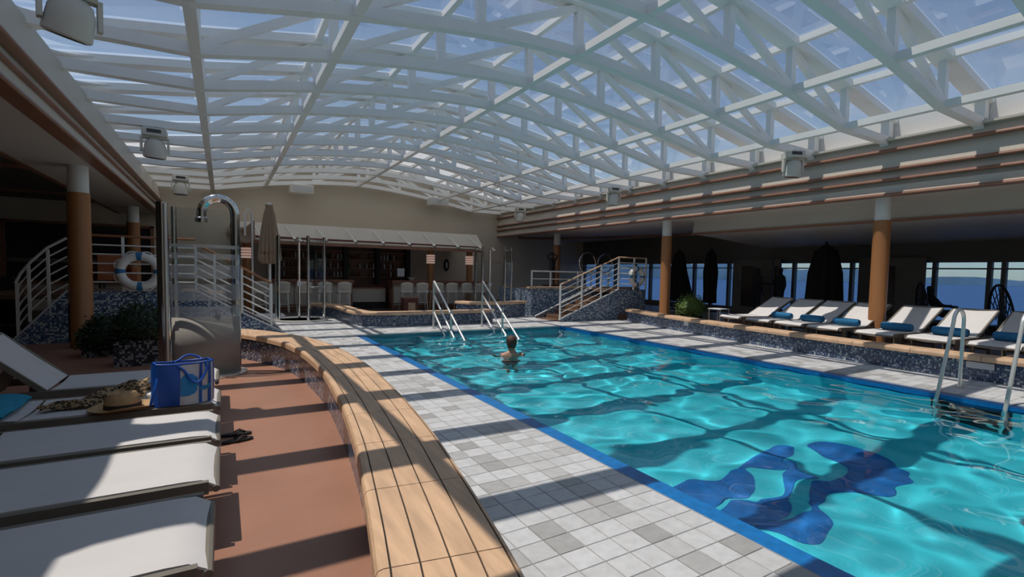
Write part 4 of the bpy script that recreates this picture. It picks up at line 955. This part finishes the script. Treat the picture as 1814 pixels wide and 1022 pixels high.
# ================================================================== MOVING LIGHTS
def mover(label, x, y, z, tilt, rz, top=4.47):
    t = thing('stage_light', label, 'stage light', (x, y, z), rz, 'moving stage lights under the roof')
    ob('clamp', MB().tube([(0, 0, .60), (0, 0, top-z)], .035, 8), 'steel', t, True)
    b_ = ob('base', MB().cbox(-.21, .21, -.16, .16, .44, .60, .03), 'light_body', t); ob('display', MB().box(-.12, .12, -.168, -.161, .49, .56), 'lens', b_)
    ob('yoke', MB().box(-.245, -.205, -.05, .05, .12, .42).box(.205, .245, -.05, .05, .12, .42).box(-.205, .205, -.06, .06, .39, .44), 'light_body', t)
    hd = ob('head', MB().lathe([(.09, .20), (.15, .16), (.185, .06), (.195, -.08), (.20, -.17), (.18, -.19)], 26), 'light_body', t, True); hd.location = (0, 0, .19); hd.rotation_euler = (tilt, tilt*.5, 0)
    ob('lens', MB().lathe([(.17, -.195), (.15, -.202), (.02, -.205)], 24), 'lens', hd, True)
mover('stage light hanging at the top left corner of the roof', -1.26, 6.96, 3.87, .3, .3)
mover('stage light under the shaded fascia, halfway to the bar', -1.16, 13.36, 3.83, .1, .0)
mover('stage light under the shaded fascia, nearest the end wall', -1.09, 19.76, 3.84, 0, .1)
mover('stage light against the sunlit fascia, nearest the viewer', 11.3, 6.96, 3.97, .1, -.5, 4.53)
mover('stage light against the sunlit fascia, middle one', 11.3, 13.36, 3.97, .1, -.3, 4.53)
mover('stage light against the sunlit fascia, nearest the end wall', 11.3, 19.76, 3.9, .1, -.2, 4.53)
# ================================================================== PEOPLE
def person(name, label, J, E, R, m, loc=(0, 0, 0), rz=0, sub=2, kids=None):
    me = bpy.data.meshes.new(name); names = list(J); ix = {n_: i for i, n_ in enumerate(names)}
    me.from_pydata([J[n_] for n_ in names], [(ix[a], ix[b_]) for a, b_ in E], []); me.materials.append(M[m])
    o = bpy.data.objects.new(name, me); C.objects.link(o); o.location = loc; o.rotation_euler = (0, 0, rz)
    o.modifiers.new('skin', 'SKIN')
    lay = me.skin_vertices[0].data if me.skin_vertices else None
    if lay is None:
        import bmesh
        bm = bmesh.new(); bm.from_mesh(me); bm.verts.layers.skin.verify(); bm.to_mesh(me); bm.free(); lay = me.skin_vertices[0].data
    for n_ in names:
        r = R[n_]; lay[ix[n_]].radius = r if isinstance(r, tuple) else (r, r); lay[ix[n_]].use_root = (n_ == names[0])
    o.modifiers['skin'].use_smooth_shade = True
    o.modifiers.new('sub', 'SUBSURF').levels = sub; o.modifiers['sub'].render_levels = sub
    o['label'] = label; o['category'] = 'person'
    return o
HE = [('pelvis', 'belly'), ('belly', 'chest'), ('chest', 'neck'), ('neck', 'jaw'), ('jaw', 'skull'), ('skull', 'crown'), ('jaw', 'nose'), ('skull', 'earL'), ('skull', 'earR'),
      ('chest', 'shL'), ('shL', 'elL'), ('elL', 'wrL'), ('wrL', 'haL'), ('chest', 'shR'), ('shR', 'elR'), ('elR', 'wrR'), ('wrR', 'haR'),
      ('pelvis', 'hipL'), ('hipL', 'knL'), ('knL', 'anL'), ('anL', 'toL'), ('pelvis', 'hipR'), ('hipR', 'knR'), ('knR', 'anR'), ('anR', 'toR')]
for s_ in 'LR':
    for q in range(4): HE.append(('ha'+s_, 'f%d%s' % (q, s_)))
    HE.append(('wr'+s_, 'th'+s_))
RR = dict(pelvis=.15, belly=.135, chest=.155, neck=.058, jaw=.075, skull=.092, crown=.06, nose=.014, earL=.016, earR=.016)
for s_ in 'LR':
    RR.update({'sh'+s_: .07, 'el'+s_: .046, 'wr'+s_: .03, 'ha'+s_: .032, 'hip'+s_: .095, 'kn'+s_: .06, 'an'+s_: .04, 'to'+s_: .034, 'th'+s_: .01})
    for q in range(4): RR['f%d%s' % (q, s_)] = .0095
def human(hand_dirs, **kw):
    J = dict(pelvis=(0, 0, .95), belly=(0, 0, 1.13), chest=(0, 0, 1.34), neck=(0, 0, 1.52), jaw=(0, -.015, 1.60), skull=(0, .0, 1.70), crown=(0, .005, 1.77), nose=(0, -.12, 1.64), earL=(-.098, 0, 1.66), earR=(.098, 0, 1.66),
             shL=(-.19, 0, 1.43), elL=(-.25, .02, 1.14), wrL=(-.26, -.06, .90), shR=(.19, 0, 1.43), elR=(.25, .02, 1.14), wrR=(.26, -.06, .90),
             hipL=(-.1, 0, .88), knL=(-.11, -.02, .48), anL=(-.11, 0, .09), toL=(-.12, -.17, .04), hipR=(.1, 0, .88), knR=(.11, -.02, .48), anR=(.11, 0, .09), toR=(.12, -.17, .04))
    J.update(kw)
    for s_ in 'LR':
        w = Vector(J['wr'+s_]); e = Vector(J['el'+s_]); d = (Vector(hand_dirs[s_]) if hand_dirs and s_ in hand_dirs else (w-e)).normalized()
        J['ha'+s_] = tuple(w+d*.075)
        sd = d.cross(Vector((0, 1, .3))).normalized()
        for q, L in enumerate((.075, .09, .085, .065)): J['f%d%s' % (q, s_)] = tuple(w+d*(.085+L)+sd*(q-1.5)*.022)
        J['th'+s_] = tuple(w+d*.07+sd*-.055)
    return J
# swimmer, shoulders above the water, seen from behind
J = human({'L': (-.6, .7, 0), 'R': (.5, .8, 0)}, elL=(-.30, .16, 1.17), wrL=(-.30, .42, 1.22), elR=(.30, .14, 1.16), wrR=(.32, .40, 1.20), neck=(.02, .02, 1.53), jaw=(.0, .05, 1.61), skull=(0, .03, 1.71), crown=(0, .02, 1.78), nose=(-.03, .17, 1.64), earL=(-.098, .03, 1.67), earR=(.098, .03, 1.67))
sw = person('person', 'swimmer with short brown hair in the pool, seen from behind', J, HE, RR, 'skin', (4.92, 8.85, ZW-1.45), -.35)
hr = MB().lathe([(.080, -.115), (.098, -.07), (.110, -.01), (.108, .05), (.09, .095), (.05, .125), (.01, .135)], 26)
hr.v = [(x*1.0, y*1.12-.008, z) for x, y, z in hr.v if True]
ho = ob('hair', hr, 'hair', sw, True); ho.location = (0, .015, 1.725)
tx = bpy.data.textures.new('hairtex', 'CLOUDS'); tx.noise_scale = .04; dm = ho.modifiers.new('d', 'DISPLACE'); dm.texture = tx; dm.strength = .02
ob('swimwear', MB().lathe([(.19, .80), (.20, .92), (.185, 1.02)], 18, caps=False), 'cloth_silhouette', sw, True)
# silhouettes by the windows, with backlit shade put into the whole body colour
J = human(None, elR=(.34, -.10, 1.2), wrR=(.40, -.35, 1.22)); pa = person('person', 'standing person in dark silhouette by the windows, nearer the dark curtain', J, HE, RR, 'cloth_silhouette', (16.55, 11.35, .2), 1.2)
J = human(None, elL=(-.32, -.12, 1.18), wrL=(-.30, -.38, 1.2)); pb = person('person', 'standing person in dark silhouette facing a companion by the windows', J, HE, RR, 'cloth_silhouette', (16.55, 10.45, .2), -2.0)
J = human(None, pelvis=(0, 0, .52), belly=(0, .10, .68), chest=(0, .2, .86), neck=(0, .26, 1.02), jaw=(0, .25, 1.10), skull=(0, .27, 1.20), crown=(0, .28, 1.27), nose=(0, .14, 1.13), earL=(-.098, .27, 1.16), earR=(.098, .27, 1.16), shL=(-.19, .22, .95), elL=(-.24, .02, .74), wrL=(-.16, -.2, .72), shR=(.19, .22, .95), elR=(.24, .02, .74), wrR=(.16, -.2, .72),
          hipL=(-.1, -.05, .5), knL=(-.12, -.48, .62), anL=(-.12, -.92, .46), toL=(-.12, -1.0, .6), hipR=(.1, -.05, .5), knR=(.12, -.48, .6), anR=(.12, -.92, .44), toR=(.12, -1.0, .58))
pc = person('person', 'person in dark silhouette reclining in a round wicker chair by the windows', J, HE, RR, 'cloth_silhouette', (16.5, 5.72, .22), -2.6+pi)
def wicker(label, x, y, rz):
    t = thing('wicker_chair', label, 'chair', (x, y, .2), rz, 'round wicker lounge chairs'); r = .72
    ob('back_hoop', MB().tube([(r*math.cos(a), .45+.10*math.sin(a), .45+r*1.25*math.sin(a)) for a in [pi*k/20 for k in range(21)]], .03, 8), 'black', t, True)
    for k in range(1, 10):
        a = pi*k/10; ob('spoke', MB().tube([(0.16*math.cos(a), .40, .45), (r*.97*math.cos(a), .45+.1*math.sin(a), .45+r*1.22*math.sin(a))], .012, 6), 'black', t, True)
    for q in (.5, .75): ob('cross_weave', MB().tube([(r*q*math.cos(a), .43+.1*q*math.sin(a), .45+r*1.25*q*math.sin(a)) for a in [pi*k/16 for k in range(17)]], .01, 6), 'black', t, True)
    ob('seat', MB().lathe([(.3, .0), (.62, .14), (.7, .32), (.62, .32)], 24), 'dark_cloth', t, True)
    ob('cushion', MB().lathe([(.6, .18), (.62, .26), (.55, .30)], 24), 'cloth_silhouette', t, True)
wicker('round backed wicker chair holding the reclining person', 16.5, 5.65, -2.6+pi)
wicker('round backed wicker chair at the right picture edge', 16.5, 4.0, .6)
# dark hanging drapes and partitions
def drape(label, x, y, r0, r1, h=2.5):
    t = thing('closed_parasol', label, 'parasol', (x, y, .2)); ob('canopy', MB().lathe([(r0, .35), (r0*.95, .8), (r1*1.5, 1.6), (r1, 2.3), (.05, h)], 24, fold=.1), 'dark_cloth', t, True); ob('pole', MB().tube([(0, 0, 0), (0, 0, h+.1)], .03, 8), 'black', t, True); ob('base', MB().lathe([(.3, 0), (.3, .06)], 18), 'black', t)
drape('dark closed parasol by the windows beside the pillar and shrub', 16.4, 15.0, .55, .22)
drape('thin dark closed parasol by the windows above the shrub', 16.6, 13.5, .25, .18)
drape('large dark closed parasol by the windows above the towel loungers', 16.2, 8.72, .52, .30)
def partition(label, y0, y1):
    t = thing('window_screen', label, 'screen'); ob('panel', MB().box(17.2, 17.3, y0, y1, .2, 2.3), 'curtain', t)
    ob('glass_leaf', MB().box(17.16, 17.19, y0+(y1-y0)*.42, y1-(y1-y0)*.25, .5, 2.05), 'mirror_dark', t)
partition('grey panelled screen covering windows behind the shrub', 11.2, 12.9)
partition('grey panelled screen behind the pillar among the loungers', 6.4, 8.2)
partition('grey panelled screen behind the standing people', 10.9, 11.15)
tb_ = thing('side_table', 'small steel side table beside the shrub and the first lounger', 'table', (12.75, 10.0, .2))
for sx in (-1, 1):
    for sy in (-1, 1): ob('leg', MB().bar((sx*.2, sy*.2, 0), (sx*.2, sy*.2, .42), .025, .025, (1, 0, 0)), 'steel', tb_)
ob('tabletop', MB().cbox(-.23, .23, -.23, .23, .42, .45, .008), 'sign', tb_)
# statue
J = human(None, shL=(-.17, 0, 1.43), elL=(-.36, .02, 1.60), wrL=(-.12, .05, 1.74), shR=(.17, 0, 1.43), elR=(.36, .02, 1.60), wrR=(.12, .05, 1.74))
stt = thing('statue', 'dark bronze statue with arms raised behind its head', 'statue', (12.2, 18.4, 1.02))
sb_ = person('figure', '', J, HE, RR, 'bronze'); del sb_['label']; del sb_['category']; sb_.parent = stt; sb_.location = (0, 0, .05); sb_.scale = (.8, .8, .8)
ob('plinth', MB().box(-.3, .3, -.3, .3, 0, .08), 'black', stt)
# ================================================================== BEYOND THE LOUNGER SIDE LANDING
w1 = thing('window_1', 'wide dark framed window in the end wall above the landing', None, kind='structure')
ob('frame', MB().box(-6.1, -5.95, 23.15, 23.29, .9, 3.0).box(-2.2, -2.1, 23.15, 23.29, .9, 3.0).box(-6.1, -2.1, 23.15, 23.29, 2.92, 3.0).box(-6.1, -2.1, 23.15, 23.29, .9, 1.0), 'brown_trim', w1)
ob('pane', MB().box(-5.95, -2.2, 23.22, 23.27, 1.0, 2.92), 'lens', w1)
ob('ledge', MB().box(-5.95, -2.2, 23.12, 23.25, 1.62, 1.75), 'curtain', w1)
def armchair(label, x, y, rz, z=0, m='orange'):
    t = thing('armchair', label, 'chair', (x, y, z), rz)
    ob('seat', MB().cbox(-.3, .3, -.3, .3, .3, .45, .03), m, t); ob('backrest', MB().cbox(-.3, .3, .24, .34, .45, .95, .03), m, t)
    for s in (-1, 1): ob('armrest', MB().cbox(s*.33-.05, s*.33+.05, -.3, .32, .3, .62, .02), m, t)
    for sx in (-1, 1):
        for sy in (-1, 1): ob('leg', MB().bar((sx*.26, sy*.26, 0), (sx*.26, sy*.26, .3), .04, .04, (1, 0, 0)), 'black', t)
armchair('orange armchair behind the landing rail near the life ring', -2.3, 16.6, .3, .9)
ob('floor', MB().box(-4.5, .0, 15.15, 18.2, .8, .9), 'deck_teak', kind='structure', label='raised dark floor behind the mosaic landing')
sf = thing('sofa', 'low black sofa beyond the curved stair railing', 'sofa', (-5.6, 17.5, 0))
ob('seat', MB().cbox(-1.2, 1.2, -.4, .4, .1, .5, .05), 'cloth_silhouette', sf); ob('backrest', MB().cbox(-1.2, 1.2, .25, .5, .5, 1.25, .08), 'cloth_silhouette', sf)
for s in (-1, 1): ob('armrest', MB().cbox(s*1.25-.12, s*1.25+.12, -.4, .5, .1, .75, .05), 'cloth_silhouette', sf)
for x, y, lab in ((-4.6, 9.8, 'small ceiling spotlight over the lounger side deck'), (-5.2, 14.0, 'small ceiling spotlight beyond the lounger side pillar')):
    ob('ceiling_light', MB().lathe([(.05, 3.69), (.06, 3.70), (.06, 3.722)], 14, (x, y, 0)), 'downlight', None, label=lab, cat='light')
